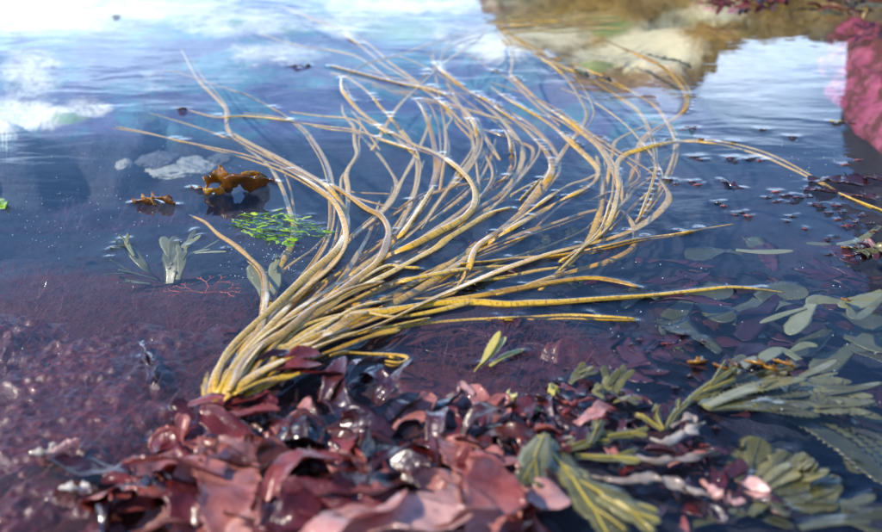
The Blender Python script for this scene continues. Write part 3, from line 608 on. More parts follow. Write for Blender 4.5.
# the heap of red blades along the near edge
UNI = [  # px, py, z, heading, L, W, pitch, turn, mat, twist, label
 (183, 447, .004, 1.45, .032, .012, (1.1, .9), .1, 'dulse_pale', .2, 'small pale pink rounded lobe standing alone at the edge of the heap'),
 (225, 478, .008, 2.95, .085, .038, (.35, -.15), .2, 'dulse_pale', -.5, 'large pale pink folded blade at the end of the red heap'),
 (140, 478, .010, 3.25, .03, .010, (.2, -.2), .1, 'dulse', .1, 'narrow red rounded tip poking from under the pale pink folded blade'),
 (265, 452, .012, 2.5, .070, .026, (.3, .1), .3, 'dulse', .8, 'mauve sheened blade curling beside the foot of the thongweed'),
 (182, 462, .014, -.12, .085, .016, (.15, -.15), -.1, 'dulse_brown', .1, 'long narrow brown red ribbon lying across the heap'),
 (262, 500, .016, 1.1, .080, .026, (.9, -.6), -.9, 'dulse', .3, 'pink red blade arched over like a hook on the heap'),
 (300, 500, .020, .25, .095, .040, (.25, -.3), .1, 'dulse_brown', .2, 'wide brown red blade lying flat in the middle of the heap'),
 (250, 535, .016, .35, .10, .048, (.35, -.3), .2, 'dulse', .15, 'big brown pink blade with a broad sheen on the heap edge'),
 (335, 538, .022, .2, .10, .050, (.3, -.2), -.1, 'dulse_pale', .1, 'broad pale pink blade beside the peaked blades'),
 (385, 535, .016, .35, .085, .058, (.40, -.35), .2, 'dulse_pale', .35, 'broad pink blade rising to a ridge beside the standing peak'),
 (478, 542, .012, 1.35, .070, .050, (.75, .1), -.3, 'dulse', -.4, 'rose red blade standing up to a peak on the heap'),
 (300, 545, .026, .5, .09, .050, (.35, -.3), .3, 'dulse_pale', .5, 'rumpled pink blade draped between the brown sheened blade and the broad pale one'),
 (318, 516, .020, .35, .075, .042, (.3, -.3), -.2, 'dulse_pale', -.5, 'pink blade folded back beside the wide flat brown blade'),
 (380, 512, .020, 2.9, .08, .036, (.3, -.2), .3, 'dulse', .4, 'crimson glossy blade lying across the middle of the heap'),
 (455, 452, .002, 1.2, .085, .022, (.7, -.2), -1.0, 'dulse_brown', .5, 'brown red blade arched upright behind the heap'),
 (468, 440, .006, .1, .075, .024, (.4, -.5), -.4, 'dulse_brown', .2, 'brown red blade bent over beside the arched upright blade'),
 (492, 490, .012, -.45, .060, .032, (.3, -.35), .5, 'dulse_pale', .1, 'pale pink blade sagging beside the leafy yellow ribbed wrack'),
 (480, 470, .010, .15, .080, .024, (.2, -.1), .2, 'dulse', .4, 'rose red blade with mauve end lying behind the pale sagging blade'),
 (365, 482, .018, .8, .055, .020, (.9, -.1), -.3, 'dulse', .5, 'glossy rose blade raised behind the broad pink blades'),
 (575, 428, .004, .5, .050, .022, (.5, -.3), .4, 'dulse_pale', .3, 'pale pink crumpled blade beside the branching olive wrack tips'),
]
for px, py, z, hd, L, W, pit, tr, mt, tw, lb in UNI:
    dulse(P(px, py, z + (.011 if py > 470 else 0)), hd, L, W, pit, tr, mt, lb, None, twist=tw, curl=.16, ruf=.0025, base=.45, nv=15, soft=.008)
HEAP = [(110, 480), (150, 455), (215, 420), (330, 440), (440, 430), (530, 400), (590, 400), (560, 425), (528, 440), (515, 480), (560, 545), (200, 545), (160, 500)]
LAND = [(183, 447, 'near the small standing pink lobe'), (190, 485, 'near the large pale folded blade'), (250, 440, 'by the foot of the thongweed'), (230, 465, 'under the long narrow ribbon'), (270, 485, 'around the hooked blade'), (330, 490, 'by the wide flat brown blade'), (260, 525, 'by the big sheened blade'), (350, 525, 'by the broad pale pink blade'), (420, 510, 'by the ridged pink blade'), (490, 520, 'by the standing peak'), (455, 430, 'by the arched upright blade'), (500, 440, 'by the bent over brown blade'), (540, 500, 'by the sagging pale blade'), (520, 465, 'by the mauve ended blade'), (370, 465, 'by the raised glossy blade'), (585, 425, 'by the crumpled pale pink blade'), (560, 460, 'by the yellow ribbed wrack')]
for px, py in scatter(HEAP, 104, 16):
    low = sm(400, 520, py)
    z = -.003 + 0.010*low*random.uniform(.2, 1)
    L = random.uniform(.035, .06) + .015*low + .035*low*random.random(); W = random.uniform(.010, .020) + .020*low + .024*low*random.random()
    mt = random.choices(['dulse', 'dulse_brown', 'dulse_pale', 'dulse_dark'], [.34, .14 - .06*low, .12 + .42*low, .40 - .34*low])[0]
    hd = random.uniform(0, 6.28)
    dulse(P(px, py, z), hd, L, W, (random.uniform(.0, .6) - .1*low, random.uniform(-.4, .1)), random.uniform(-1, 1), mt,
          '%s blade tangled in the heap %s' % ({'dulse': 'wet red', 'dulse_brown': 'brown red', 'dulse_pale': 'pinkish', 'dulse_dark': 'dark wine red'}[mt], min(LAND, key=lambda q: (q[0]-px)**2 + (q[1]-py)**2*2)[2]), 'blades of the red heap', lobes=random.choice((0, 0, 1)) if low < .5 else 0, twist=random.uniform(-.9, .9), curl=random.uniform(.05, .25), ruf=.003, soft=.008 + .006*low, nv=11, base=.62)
SCR = [(555, 385), (640, 400), (700, 450), (760, 500), (720, 532), (620, 500), (560, 440)]
for px, py in scatter(SCR, 46, 13):
    dulse(P(px, py, random.uniform(-.006, .003)), random.uniform(0, 6.28), random.uniform(.02, .045), random.uniform(.007, .014), (random.uniform(0, .6), random.uniform(-.5, .1)), random.uniform(-1, 1), random.choices(['dulse_dark', 'dulse', 'dulse_pale'], [.55, .3, .15])[0],
          'small crumpled red scrap ' + near(px, py, [(575, 400, 'by the crumpled pale pink blade'), (620, 390, 'by the forked olive tip'), (610, 440, 'on the grey olive wrack'), (680, 425, 'by the white curled frond'), (660, 465, 'along the cream ragged ribbon'), (640, 485, 'along the whitish knobbly stem'), (620, 510, 'by the yellow ribbed wrack'), (730, 495, 'by the pinkish crumpled stem'), (700, 520, 'over the dim bleach patched wrack')]), 'red scraps among the wrack', 'dulse_scrap', twist=random.uniform(-1, 1), curl=.2, nv=5)

# ------------------------------------------------------------------ serrated wrack
def wrack(name, segs, label, group=None, mat='wrack', rib='wrack_rib', W=0.016, zz=0.0, serr=0.16, cat='seaweed', curl=.04, tipz=None, ribw=0.16, fork=0.0):
    """segs: pixel control points with z in mm (px, py, z); each becomes a blade with a midrib"""
    b = P(segs[0][0][0][0], segs[0][0][0][1], segs[0][0][0][2]/1000)
    o = empty(name, b)
    if fork:
        ex = []
        for pts, wf in segs:
            (xa, ya, za), (xb, yb, zb) = pts[-2], pts[-1]; ux, uy = xb-xa, yb-ya
            ex.append(([p_ for p_ in pts[:-1]] + [(xa+ux*.62, ya+uy*.62, za+(zb-za)*.62)], wf))
            for sg in (-1, 1):
                k_ = random.uniform(.7, 1.15)*fork
                ex.append(([(xa+ux*.10, ya+uy*.10, za), (xa+ux*.6 - uy*sg*.22*k_, ya+uy*.6 + ux*sg*.14*k_, (za+zb)/2), (xa+ux*random.uniform(.9, 1.1) - uy*sg*.42*k_, ya+uy*random.uniform(.9, 1.1) + ux*sg*.26*k_, zb)], wf*random.uniform(.55, .72)))
        segs = ex
    for i, (pts, wf) in enumerate(segs):
        w3 = np.array([P(a, c, z/1000 + i*0.0007) for a, c, z in pts])
        n = 60; w3 = catmull(w3, n); U = np.linspace(0, 1, n)
        ww = wprof(U, W*wf, .55, .62, 2.1)
        saw = lambda k: 1 + serr*1.3*np.array([1.0, .3, -.4])[(np.arange(n)[::-1] + k) % 3]*rng.uniform(.2, 1.3, n) + .14*vnoise(np.arange(n)*.13, np.zeros(n)+rng.uniform(0, 50), 1, k, 2)
        V, F, S = ribbon(w3, ww, .0014, rng.uniform(-.25, .25), nv=7, curl=curl, serr=(saw(0), saw(2)))
        bl = mesh_obj('blade', V, F, M[mat], o, st=S)
        if rib:
            V, F, S = ribbon(w3[:-5] + np.array((0, 0, .0012)), np.maximum(ww[:-5]*ribw, .0012)*np.linspace(1, .45, n-5), .0022, 0, nv=4, rnd=True)
            mesh_obj('midrib', V, F, M[rib], o, st=S)
        breaks(w3, -.003, .004, .7)
    return tag(o, label, cat, group)
wrack('serrated_wrack', [([(541, 438, 20), (560, 464, 22), (584, 486, 22)], 1.3), ([(580, 482, 22), (612, 500, 22), (655, 519, 16)], 1.25), ([(572, 478, 21), (590, 505, 20), (618, 536, 16)], 1.2), ([(600, 496, 20), (630, 512, 18), (658, 528, 14)], .9), ([(543, 438, 20), (536, 455, 22), (530, 486, 20)], 1.2)],
      'large olive wrack with bright yellow midribs and speckled blades near the pink blades', W=.021, fork=.8)
wrack('serrated_wrack', [([(560, 452, 8), (585, 442, 7), (612, 437, 6)], 1.2), ([(608, 437, 7), (630, 434, 6), (648, 432, 5)], .8), ([(590, 444, 8), (596, 430, 8), (600, 420, 8)], .9), ([(560, 453, 6), (548, 444, 6), (540, 435, 5)], 1.0), ([(575, 456, 4), (610, 458, 3), (640, 455, 2)], 1.0)],
      'grey olive wrack spreading behind the yellow ribbed wrack', W=.015, fork=.8)
wrack('wrack_sprig', [([(474, 372, -8), (486, 356, 8), (500, 331, 26)], .8), ([(480, 368, -4), (492, 354, 8), (506, 337, 20)], .6), ([(490, 366, 0), (505, 356, 3), (524, 349, 2)], .5)], 'pale yellow wrack tip standing out of the water below the long yellow strap', mat='wrack_tip', W=.014, rib=None)
wrack('wrack_sprig', [([(570, 384, -4), (578, 374, 3), (589, 364, 8)], 1), ([(576, 380, -2), (584, 376, 3), (596, 370, 6)], .7)], 'small pale olive wrack tip rising beside the pink crumpled blade', mat='wrack', W=.011, rib=None, fork=1.0)
wrack('wrack_sprig', [([(606, 402, -4), (608, 388, 4), (612, 368, 10)], 1), ([(612, 400, -2), (620, 384, 4), (630, 368, 9)], .8), ([(614, 402, -3), (626, 398, 2), (640, 402, 2)], .8), ([(604, 398, 0), (596, 392, 2), (600, 384, 4)], .6)], 'forked olive wrack tip standing beside the small pale tip', mat='wrack', W=.012, rib=None, fork=1.0)
wrack('serrated_wrack', [([(748, 490, -14), (753, 465, -9), (754, 438, 3)], 1.6), ([(760, 488, -14), (775, 470, -9), (786, 452, -6)], 1.2), ([(766, 486, -10), (790, 470, -5), (813, 459, 5)], 1.3), ([(770, 492, -12), (800, 480, -8), (822, 468, 4)], 1.2), ([(775, 496, -16), (805, 490, -14), (840, 483, -12)], 1.2), ([(765, 500, -16), (800, 505, -14), (838, 500, -12)], 1.2)],
      'broad pale olive wrack fanning upward under the water with yellow tips', W=.024, mat='wrack', rib='wrack_dim', fork=.7, ribw=.10, serr=.30)
wrack('serrated_wrack', [([(690, 526, -10), (740, 512, -8), (800, 512, -8)], 1.3), ([(800, 512, -8), (840, 508, -6), (875, 505, -4)], 1.2), ([(750, 515, -6), (768, 500, 0), (790, 512, 2)], .9), ([(800, 528, -8), (840, 520, -6), (890, 524, -5)], 1.2)], 'dim olive wrack with bleached patches trailing below the fanned wrack', W=.016, mat='wrack_dim', rib=None, fork=1.0)
def fan(name, cx, cy, targets, label, W, z0, z1, mat, rib=None, group=None, serr=.26):
    segs = []
    for tx, ty, wf in targets:
        mx, my = (cx+tx)/2 + (ty-cy)*.10, (cy+ty)/2 - abs(tx-cx)*.04
        segs.append(([(cx + (tx-cx)*.06, cy + (ty-cy)*.06, z0), (mx, my, (z0+z1)/2), (tx, ty, z1)], wf*.8))
        ux, uy = tx-mx, ty-my
        for sg in (random.choice((-1, 1)),):
            f = random.uniform(.2, .6); g_ = sg*random.uniform(.14, .3)
            segs.append(([(mx+ux*f*.7, my+uy*f*.7, (z0+z1)/2), (mx+ux*(f+.25) - uy*g_*1.2, my+uy*(f+.25) + ux*g_*.35, z1), (mx+ux*(f+.5) - uy*g_*2, my+uy*(f+.5) + ux*g_*.6, z1)], wf*.6))
    return wrack(name, segs, label, group, mat, rib, W, serr=serr)
fan('serrated_wrack', 700, 408, [(800, 364, .6), (838, 373, .7), (852, 381, .8), (866, 388, .9), (874, 396, .8), (878, 404, .8), (872, 413, .8), (846, 402, .9), (850, 412, .8), (780, 388, .9), (810, 394, .9), (756, 356, .7), (742, 368, .6), (820, 416, .8), (790, 408, .8), (806, 378, .7)], 'wide grey green wrack spreading its blades just under the surface with orange specks', .034, -12, -26, 'wrack')
fan('serrated_wrack', 760, 402, [(885, 422, .9), (892, 434, .9), (890, 446, 1.0), (888, 458, .9), (885, 470, .9), (850, 436, .9), (856, 450, .9), (840, 425, .8), (890, 486, .9)], 'dim blue grey wrack blades sinking below the wide grey green wrack', .034, -24, -44, 'wrack_dim')
fan('serrated_wrack', 664, 432, [(702, 392, .7), (724, 378, .8), (738, 366, .8), (690, 400, .7), (640, 414, .8), (656, 404, .7)], 'small olive wrack sprig rising between the bleached frond and the wide wrack', .012, 0, 2, 'wrack', 'wrack_rib')
wrack('kelp_frond', [([(885, 292, -6), (862, 302, -7), (838, 306, -8)], 1.5), ([(842, 302, -8), (818, 300, -10), (808, 306, -12)], 1.1), ([(812, 304, -11), (802, 318, -14), (790, 335, -16)], 1.6), ([(806, 308, -12), (785, 314, -14), (760, 323, -16)], .6), ([(885, 296, -8), (858, 318, -10), (848, 306, -9)], .8)], 'pale grey green frond floating under the surface with lobes spread at its end', W=.016, mat='kelp_green', rib=None, serr=.05)
wrack('kelp_frond', [([(736, 250, -8), (760, 252, -8), (794, 251, -7)], 1.1)], 'single pale oar shaped blade floating level under the open water', W=.012, mat='kelp_green', rib=None, serr=.05)
wrack('kelp_frond', [([(880, 226, -5), (860, 240, -6), (832, 245, -7)], 1.2), ([(836, 244, -7), (820, 244, -8), (806, 243, -8)], .9)], 'pale green blade slanting under water beside the red weed cushion', W=.012, mat='kelp_green', rib=None, serr=.05)
wrack('kelp_frond', [([(800, 360, -14), (780, 350, -13), (760, 362, -12)], 1.3), ([(790, 352, -14), (806, 345, -13), (818, 346, -13)], .7)], 'short pale frond under water behind the row of emerging brown tips', W=.015, mat='kelp_green', rib=None, serr=.08)
for sx, sy, s in [(830, 330, 1), (760, 300, .8), (690, 300, .7), (850, 350, 1.1)]:
    wrack('kelp_frond', [([(sx, sy, -50), (sx+30*s, sy-8, -48), (sx+60*s, sy-4, -46)], 1.6), ([(sx+10, sy+2, -50), (sx+40*s, sy+12, -48), (sx+58*s, sy+22, -48)], 1.4), ([(sx, sy, -52), (sx-20*s, sy+14, -52), (sx-30*s, sy+26, -52)], 1.2)], 'dim grey kelp frond deep under the water below the pale lobed frond', 'dim deep kelp fronds', W=.026, mat='wrack_dim', rib=None, serr=.08)
# forked olive fronds growing from the red turf, left of the thongweed
wrack('forked_frond', [([(160, 280, -40), (146, 268, -22), (128, 248, -6), (112, 244, 3)], 1.25), ([(134, 256, -12), (128, 245, -4), (124, 233, 3)], .55), ([(158, 280, -40), (136, 274, -26), (107, 267, -8)], .9), ([(150, 284, -36), (132, 282, -28), (118, 280, -24)], .7)], 'olive forked frond with two pale tips touching the surface above the red turf', mat='kelp_green', rib=None, W=.012, serr=.05, fork=.9)
wrack('forked_frond', [([(170, 284, -40), (172, 262, -20), (170, 238, -8)], 1.7), ([(174, 262, -22), (184, 248, -10), (199, 233, -3)], .8), ([(174, 272, -30), (192, 254, -16), (222, 246, -8)], .55), ([(178, 280, -36), (182, 262, -20), (182, 246, -10)], .9)], 'wide olive frond with ragged edge and two white dots beside the forked frond', mat='kelp_green', rib=None, W=.014, serr=.12, fork=.7)
wrack('forked_frond', [([(268, 300, -30), (262, 282, -22), (252, 264, -16)], 1.8), ([(268, 300, -30), (275, 284, -20), (274, 262, -4)], 1.2), ([(274, 270, -8), (278, 260, -2), (276, 254, 5)], .5)], 'murky green frond between the red turf and the thongweed fork', mat='kelp_green', rib=None, W=.014, serr=.06)
for px, py in ((171.5, 264), (169.5, 268)):
    q = P(px, py, -.016); rock('snail', tuple(q), (.0024, .0024, .0018), px, M['bleach'], 'tiny white shell dot on the wide olive frond', 'shell', 'white dots on the frond', sub=2, amp=.1)
# bleached, twisted pieces among the wrack
def bits(name, pts, W, mat, label, group=None, tw=2.0, curl=.2, ruf=.002, th=.0016, cat='seaweed'):
    w3 = catmull(np.array([P(a, b, z/1000) for a, b, z in pts]), 36); U = np.linspace(0, 1, 36)
    V, F, S = ribbon(w3, wprof(U, W, .5, .6, 2.5)*(1+.18*np.sin(U*31)+.1*np.sin(U*57)), th, tw*np.sin(U*5), nv=6, curl=curl, ruffle=ruf, rfreq=240)
    breaks(w3, -.003, .006, .26)
    return tag(mesh_obj(name, V, F, M[mat], loc=w3[0], st=S), label, cat, group)
bits('bleached_frond', [(652, 440, 4), (664, 443, 7), (682, 437, 8), (706, 422, 8)], .012, 'bleach', 'white bleached frond curled above the dark water among the wrack')
bits('bleached_frond', [(672, 428, 6), (684, 420, 11), (690, 417, 12), (696, 424, 7)], .011, 'bleach', 'short white bleached flake folded beside the white curled frond', tw=1)
bits('bleached_frond', [(606, 462, 5), (630, 458, 8), (660, 462, 8), (690, 458, 7), (722, 451, 4)], .008, 'bleach', 'cream ragged ribbon stretched between the wrack and the red scraps')
bits('bleached_frond', [(590, 478, 5), (620, 480, 9), (650, 479, 9), (684, 486, 7), (712, 498, 5)], .010, 'bleach', 'whitish knobbly stem lying beside the leafy yellow ribbed wrack', tw=3, ruf=.003)
bits('bleached_frond', [(702, 484, 3), (722, 496, 5), (745, 504, 4)], .010, 'dulse_pale', 'pinkish crumpled stem at the end of the whitish knobbly stem', tw=3, ruf=.004)
bits('bleached_frond', [(32, 455, 1), (48, 450, 8), (60, 446, 9)], .012, 'bleach', 'crumpled shiny scrap beside the smooth red brown blade at the turf edge')
bits('bleached_frond', [(48, 456, 4), (64, 448, 8), (80, 441, 5)], .011, 'dulse_pale', 'straight pale folded blade beside the crumpled shiny scrap')
bits('bleached_frond', [(62, 490, 1), (76, 487, 6), (92, 490, 2)], .012, 'bleach', 'short whitish scrap lying alone on the dark red brown blades')
bits('bleached_frond', [(140, 342, 0), (146, 352, 3), (153, 366, 3), (156, 378, 0)], .010, 'dulse_dark', 'wavy dark blade edge shining through the red turf', tw=1.2, curl=.3)
# small olive and red leaflets of the tuft by the heap
for i, (px, py) in enumerate(scatter([(500, 395), (560, 385), (600, 440), (560, 470), (520, 440)], 26, 9)):
    bits('weed_sprig', [(px, py, 0), (px+random.uniform(-12, 12), py-random.uniform(0, 6), 6), (px+random.uniform(-20, 20), py+random.uniform(-8, 5), 3)], random.uniform(.005, .01), random.choice(('dulse_pale', 'dulse', 'wrack_tip', 'bleach', 'dulse_dark')), 'tiny mixed leaflet in the tuft between the arched blade and the wrack', 'tuft leaflets', tw=1.5)
# row of brown tips breaking the surface
for px, py, w_, rot in [(697, 362, 13, -3), (722, 367, 12, 7), (736, 364, 10, 10), (757, 363, 17, 5), (785, 363, 18, 8), (770, 368, 12, 5)]:
    bits('emerging_frond', [(px-w_*.6, py-rot*.3, -3), (px, py, 5), (px+w_*.6, py+rot*.5, -2)], .010, 'kelp', 'folded brown tip breaking the surface in the row beside the wide wrack', 'row of brown tips', tw=.5, curl=.35, ruf=.001)
for px, py, w_ in [(846, 248, 7), (846, 300, 6), (848, 248, 5)]:
    bits('emerging_frond', [(px-w_*.6, py, -2), (px, py-1, 5), (px+w_*.6, py+1, -1)], .007, 'kelp', 'tiny yellowish fold of frond poking out of the open water', 'yellowish folds', tw=.5, curl=.35)

# ------------------------------------------------------------------ amber kelp scraps
def crumple(name, parts, label):
    b = P(parts[0][0][0][0], parts[0][0][0][1], 0); o = empty(name, b)
    for pts, W, tw0, tw1, cu, ru in parts:
        w3 = catmull(np.array([P(a, c, z/1000) for a, c, z in pts]), 34); U = np.linspace(0, 1, 34)
        V, F, S = ribbon(w3, wprof(U, W, .7, .6, 4)*(1+.14*np.sin(U*19)+.08*np.sin(U*47)), .0014, tw0 + (tw1-tw0)*U + .25*np.sin(U*11), nv=9, curl=cu, ruffle=ru, rfreq=170)
        mesh_obj('blade', V, F, M['kelp'], o, st=S); breaks(w3, -.004, .012, 1.0)
    return tag(o, label, 'kelp')
crumple('kelp_scrap', [([(222, 188, 6), (230, 182, 20), (244, 182, 20), (258, 185, 8), (266, 184, 1)], .030, 1.1, .7, .12, .003), ([(206, 186, 14), (212, 180, 18), (222, 178, 22), (231, 176, 26)], .030, 1.2, 1.0, .18, .004), ([(206, 194, 2), (214, 191, 7), (224, 192, 3)], .018, .6, 1.1, .3, .003), ([(243, 178, 14), (252, 174, 16), (262, 179, 8), (252, 184, 6)], .016, 1.2, .6, .3, .002), ([(192, 188, 0), (200, 188, 4), (208, 190, 2)], .010, .3, .4, .2, .002), ([(266, 181, 1), (272, 180, 3), (277, 183, 0)], .008, .3, .5, .3, .001)],
        'crumpled amber kelp scrap standing out of the water by the flat pale stone')
crumple('kelp_scrap', [([(134, 203, 0), (142, 201, 6), (152, 204, 3)], .013, .5, 1.0, .3, .003), ([(142, 198, 6), (150, 199, 9), (156, 206, 2)], .012, .9, .5, .3, .002), ([(152, 197, 5), (162, 199, 8), (175, 205, 1)], .014, .8, .6, .3, .003)],
        'small ribbed brown kelp scrap floating beside the larger amber scrap')

# ------------------------------------------------------------------ green sea lettuce
o = empty('sea_lettuce', P(270, 232, 0)); tag(o, 'bright green tuft of thin weed floating beside the thongweed', 'seaweed')
cl = scatter([(226, 222), (240, 213), (275, 211), (300, 218), (330, 235), (300, 236), (282, 246), (262, 240), (236, 232)], 150, 2)
for px, py in cl:
    hd = random.gauss(-.35, .6); L = random.uniform(.008, .022)
    z = random.uniform(-.004, .003) if px < 290 else random.uniform(-.008, .0)
    pt = blade_path(P(px, py, z), hd, L, random.uniform(-.1, .35), random.uniform(-.4, .1), random.uniform(-.8, .8), 10, .2, px)
    V, F, S = ribbon(pt, wprof(np.linspace(0, 1, 10), random.choice((.002, .003, .0045, .006)), .6), .0007, random.uniform(-.6, .6), nv=4, curl=.15)
    mesh_obj('leaf', V, F, M['lettuce'], o, st=S); breaks(pt, -.002, .004, .5)
bits('sea_lettuce', [(-6, 203, 2), (0, 200, 4), (5, 208, 1)], .016, 'lettuce', 'bright green weed scrap floating alone on the dark water', tw=.5)
# orange red branching weed
o = empty('branching_weed', P(205, 296, -.02)); tag(o, 'orange red branching weed spread under the water beside the wide olive frond', 'seaweed')
def twigs(p, a, L, d):
    q = p + L*np.array((math.cos(a), math.sin(a), random.uniform(-.05, .12)))
    V, F, S = ribbon(catmull([p, (p+q)/2 + rng.normal(0, L*.06, 3), q], 6), .0011*(1.3 if d < 2 else .9), .001, 0, nv=4, rnd=True)
    mesh_obj('branch', V, F, M['branch_red'], o, st=S)
    if d < 4:
        for s in (-1, 1): twigs(q, a + s*random.uniform(.35, .7), L*random.uniform(.65, .85), d+1)
for a in (.2, 1.5, 2.9): twigs(P(205, 293, -.012), a, .016, 1)

# ------------------------------------------------------------------ red turf breaking the surface
def turf(name, poly, label, step, seed, top=0.0035, soft=18):
    pts = np.array([P(x, y, 0) for x, y in poly]); x0, x1, y0, y1 = pts[:, 0].min(), pts[:, 0].max(), pts[:, 1].min(), pts[:, 1].max()
    gx, gy = np.arange(x0, x1, step), np.arange(y0, y1, step*1.25); X, Y = np.meshgrid(gx, gy)
    px, py = PX(X, Y, np.zeros(X.shape))
    # soft inside mask
    n = len(poly); ins = np.zeros(X.shape, bool); dist = np.full(X.shape, 1e9)
    for i in range(n):
        (xa, ya), (xb, yb) = poly[i], poly[(i+1) % n]
        cond = ((ya > py) != (yb > py)) & (px < (xb-xa)*(py-ya)/(yb-ya+1e-9) + xa); ins ^= cond
        ex, ey = xb-xa, yb-ya; t = np.clip(((px-xa)*ex + (py-ya)*ey)/(ex*ex+ey*ey), 0, 1)
        dist = np.minimum(dist, np.hypot(px-xa-t*ex, py-ya-t*ey))
    m = np.where(ins, sm(0, soft, dist + soft*.55*vnoise(X, Y, 38, seed+4, 3) - soft*.1), 0)
    cl = vnoise(X, Y, 16, seed, 3)                                   # clumps of bumps with calmer water between
    b = vnoise(X*0.75, Y*0.9, 125, seed+1, 3)
    z = -0.0078 + 0.0040*cl + 0.0070*np.maximum(b, -0.45)*np.clip(.8 + .7*cl, .3, 1.3) + 0.0010*vnoise(X, Y, 330, seed+2, 2)
    z = np.where(z > 0, z*.7, z); z = np.minimum(z, top + 0.0015*b)
    z = z*m + (-0.030)*(1-m)
    keep = z > -0.0295
    F = grid_faces(len(gx), len(gy)); kf = keep.ravel()[F].any(1); F = F[kf]
    V = np.stack([X, Y, z], -1).reshape(-1, 3)
    used = np.unique(F); remap = -np.ones(len(V), int); remap[used] = np.arange(len(used))
    o = mesh_obj(name, V[used], remap[F], M['turf']); tag(o, label, 'seaweed', kind='stuff')
    e = (z > -0.0016).ravel()
    for q in V[e]: EMERGE.append((q[0], q[1], .30))
    return X, Y, z, m
def hairs(name, label, samples, mat, Lr, parts=3, wd=.00035, lift=.6):
    V, F = [], []
    for (x, y, z) in samples:
        a = random.uniform(0, 6.28); L = random.uniform(*Lr); p = np.array((x, y, z)); d = np.array((math.cos(a), math.sin(a), random.uniform(.1, lift)))
        sd = np.array((-d[1], d[0], 0))*wd; b = len(V)
        bend = rng.normal(0, .5, 3)
        for i in range(parts+1):
            t = i/parts; c = p + L*(d*t + bend*t*t*.4); k = 1-.7*t
            V.append(c - sd*k); V.append(c + sd*k)
        for i in range(parts): F.append((b+2*i, b+2*i+1, b+2*i+3, b+2*i+2))
    o = mesh_obj(name, V, F, M[mat]); tag(o, label, 'seaweed', kind='stuff'); return o
TP = [([(-30, 285), (60, 292), (120, 286), (200, 292), (236, 300), (232, 330), (208, 372), (200, 410), (180, 440), (150, 470), (170, 520), (190, 560), (-60, 570), (-50, 424)], 'dark red turf breaking the surface in shining bumps left of the thongweed', .0019, 3),
      ([(372, 352), (440, 334), (520, 332), (566, 350), (560, 392), (500, 400), (440, 384), (390, 388)], 'dark red turf bumps around the pale yellow wrack tip', .0019, 5),
      ([(238, 392), (320, 380), (330, 404), (290, 414), (240, 416)], 'small red turf cushion below the foot of the thongweed', .0022, 9),
      ([(540, 322), (596, 316), (604, 334), (560, 344), (538, 338)], 'little red turf patch touching the end of the lower thin strap', .0022, 12)]
for poly, lb, st_, sd in TP:
    Xt, Yt, Zt, Mt = turf('red_turf', poly, lb, st_, sd, soft=16 if sd > 8 else 60)
sam = []
for px, py in scatter([(-20, 262), (60, 272), (110, 284), (150, 292), (240, 290), (300, 300), (230, 330), (200, 400), (180, 440), (160, 500), (100, 530), (-20, 530)], 6500):
    q = P(px, py, random.uniform(-.022, -.008)); sam.append(tuple(q))
for px, py in scatter([(400, 330), (560, 322), (620, 360), (540, 400), (420, 390)], 1400):
    q = P(px, py, random.uniform(-.018, -.006)); sam.append(tuple(q))
hairs('red_filaments', 'fine red filaments rising from the red turf under the water', sam, 'hair', (.008, .024))
sam = []
for px, py in scatter([(-10, 60), (100, 30), (220, 50), (300, 90), (330, 130), (200, 140), (100, 130), (60, 80), (20, 100)], 3600):
    if vnoise(np.array(px), np.array(py), .022, 31) > -.12:
        x, y, _ = P(px, py, -.07); sam.append((x, y, ground_z(x, y)))
for px, py in scatter([(20, 160), (200, 170), (240, 250), (120, 240), (10, 230)], 900):
    x, y, _ = P(px, py, -.16); sam.append((x, y, ground_z(x, y)))
hairs('purple_filaments', 'hazy purple filaments growing on the pale shelf under the water', sam, 'hair_purple', (.012, .045), wd=.0005)

# ------------------------------------------------------------------ floating scraps
FL = [(683,130,6),(692,129,8),(701,139,6),(700,160,7),(694,157,9),(730,158,8),(735,161,6),(750,159,10),(760,161,8),(762,130,7),(792,137,9),(733,142,5),(668,180,10),(676,184,7),(692,182,8),(698,185,8),(768,198,9),(776,202,10),(786,196,12),(792,203,12),(798,198,10),(776,192,8),(812,190,8),(808,197,10),(815,205,12),(820,207,10),(793,217,9),(787,222,5),(718,203,8),(724,206,6),(735,215,8),(742,213,7),(748,216,8),(828,213,9),(836,206,9),(842,212,8),(848,226,12),(856,222,9),(862,216,11),(870,224,9),(838,220,7),(850,256,9),(858,253,8),(829,255,7),(846,258,7),(828,239,6),(805,229,5),
      (684,335,12),(667,344,9),(640,340,5),(703,341,5),(600,250,6),(760,386,6),(660,372,6),(676,388,7),(690,376,5),(720,396,6),(716,428,8),(706,446,8),(648,352,5),(632,345,5),(868,254,8),(874,232,8),(845,165,8),(858,160,8)]
for px, py, s in FL:
    b = s*.0009; a = random.uniform(-.5, .5)
    z = random.uniform(.001, .004)
    bits('floating_scrap', [(px-s*.6, py-a*2, -2), (px, py-.6, z*1000), (px+s*.6, py+a*2, -2)], max(.004, b*.7), random.choice(('dulse_dark', 'dulse_dark', 'dulse')), 'tiny dark red scrap floating ' + near(px, py, [(690, 135, 'beside the bend of the long arching strap'), (750, 155, 'below the long arching strap'), (785, 135, 'above the long arching strap'), (690, 183, 'near the right hand thongweed loops'), (785, 200, 'near the yellow strap end'), (730, 210, 'by the longer dark sliver'), (850, 215, 'below the blistered blades'), (850, 254, 'by the little weed cushion'), (675, 340, 'alone below the long yellow strap'), (700, 385, 'by the small olive sprig'), (712, 435, 'by the white curled frond'), (850, 163, 'at the foot of the pink rock'), (600, 250, 'on the thick thongweed strap')]), 'tiny floating red scraps', tw=random.uniform(-.6, .6), curl=.3, ruf=.0006)
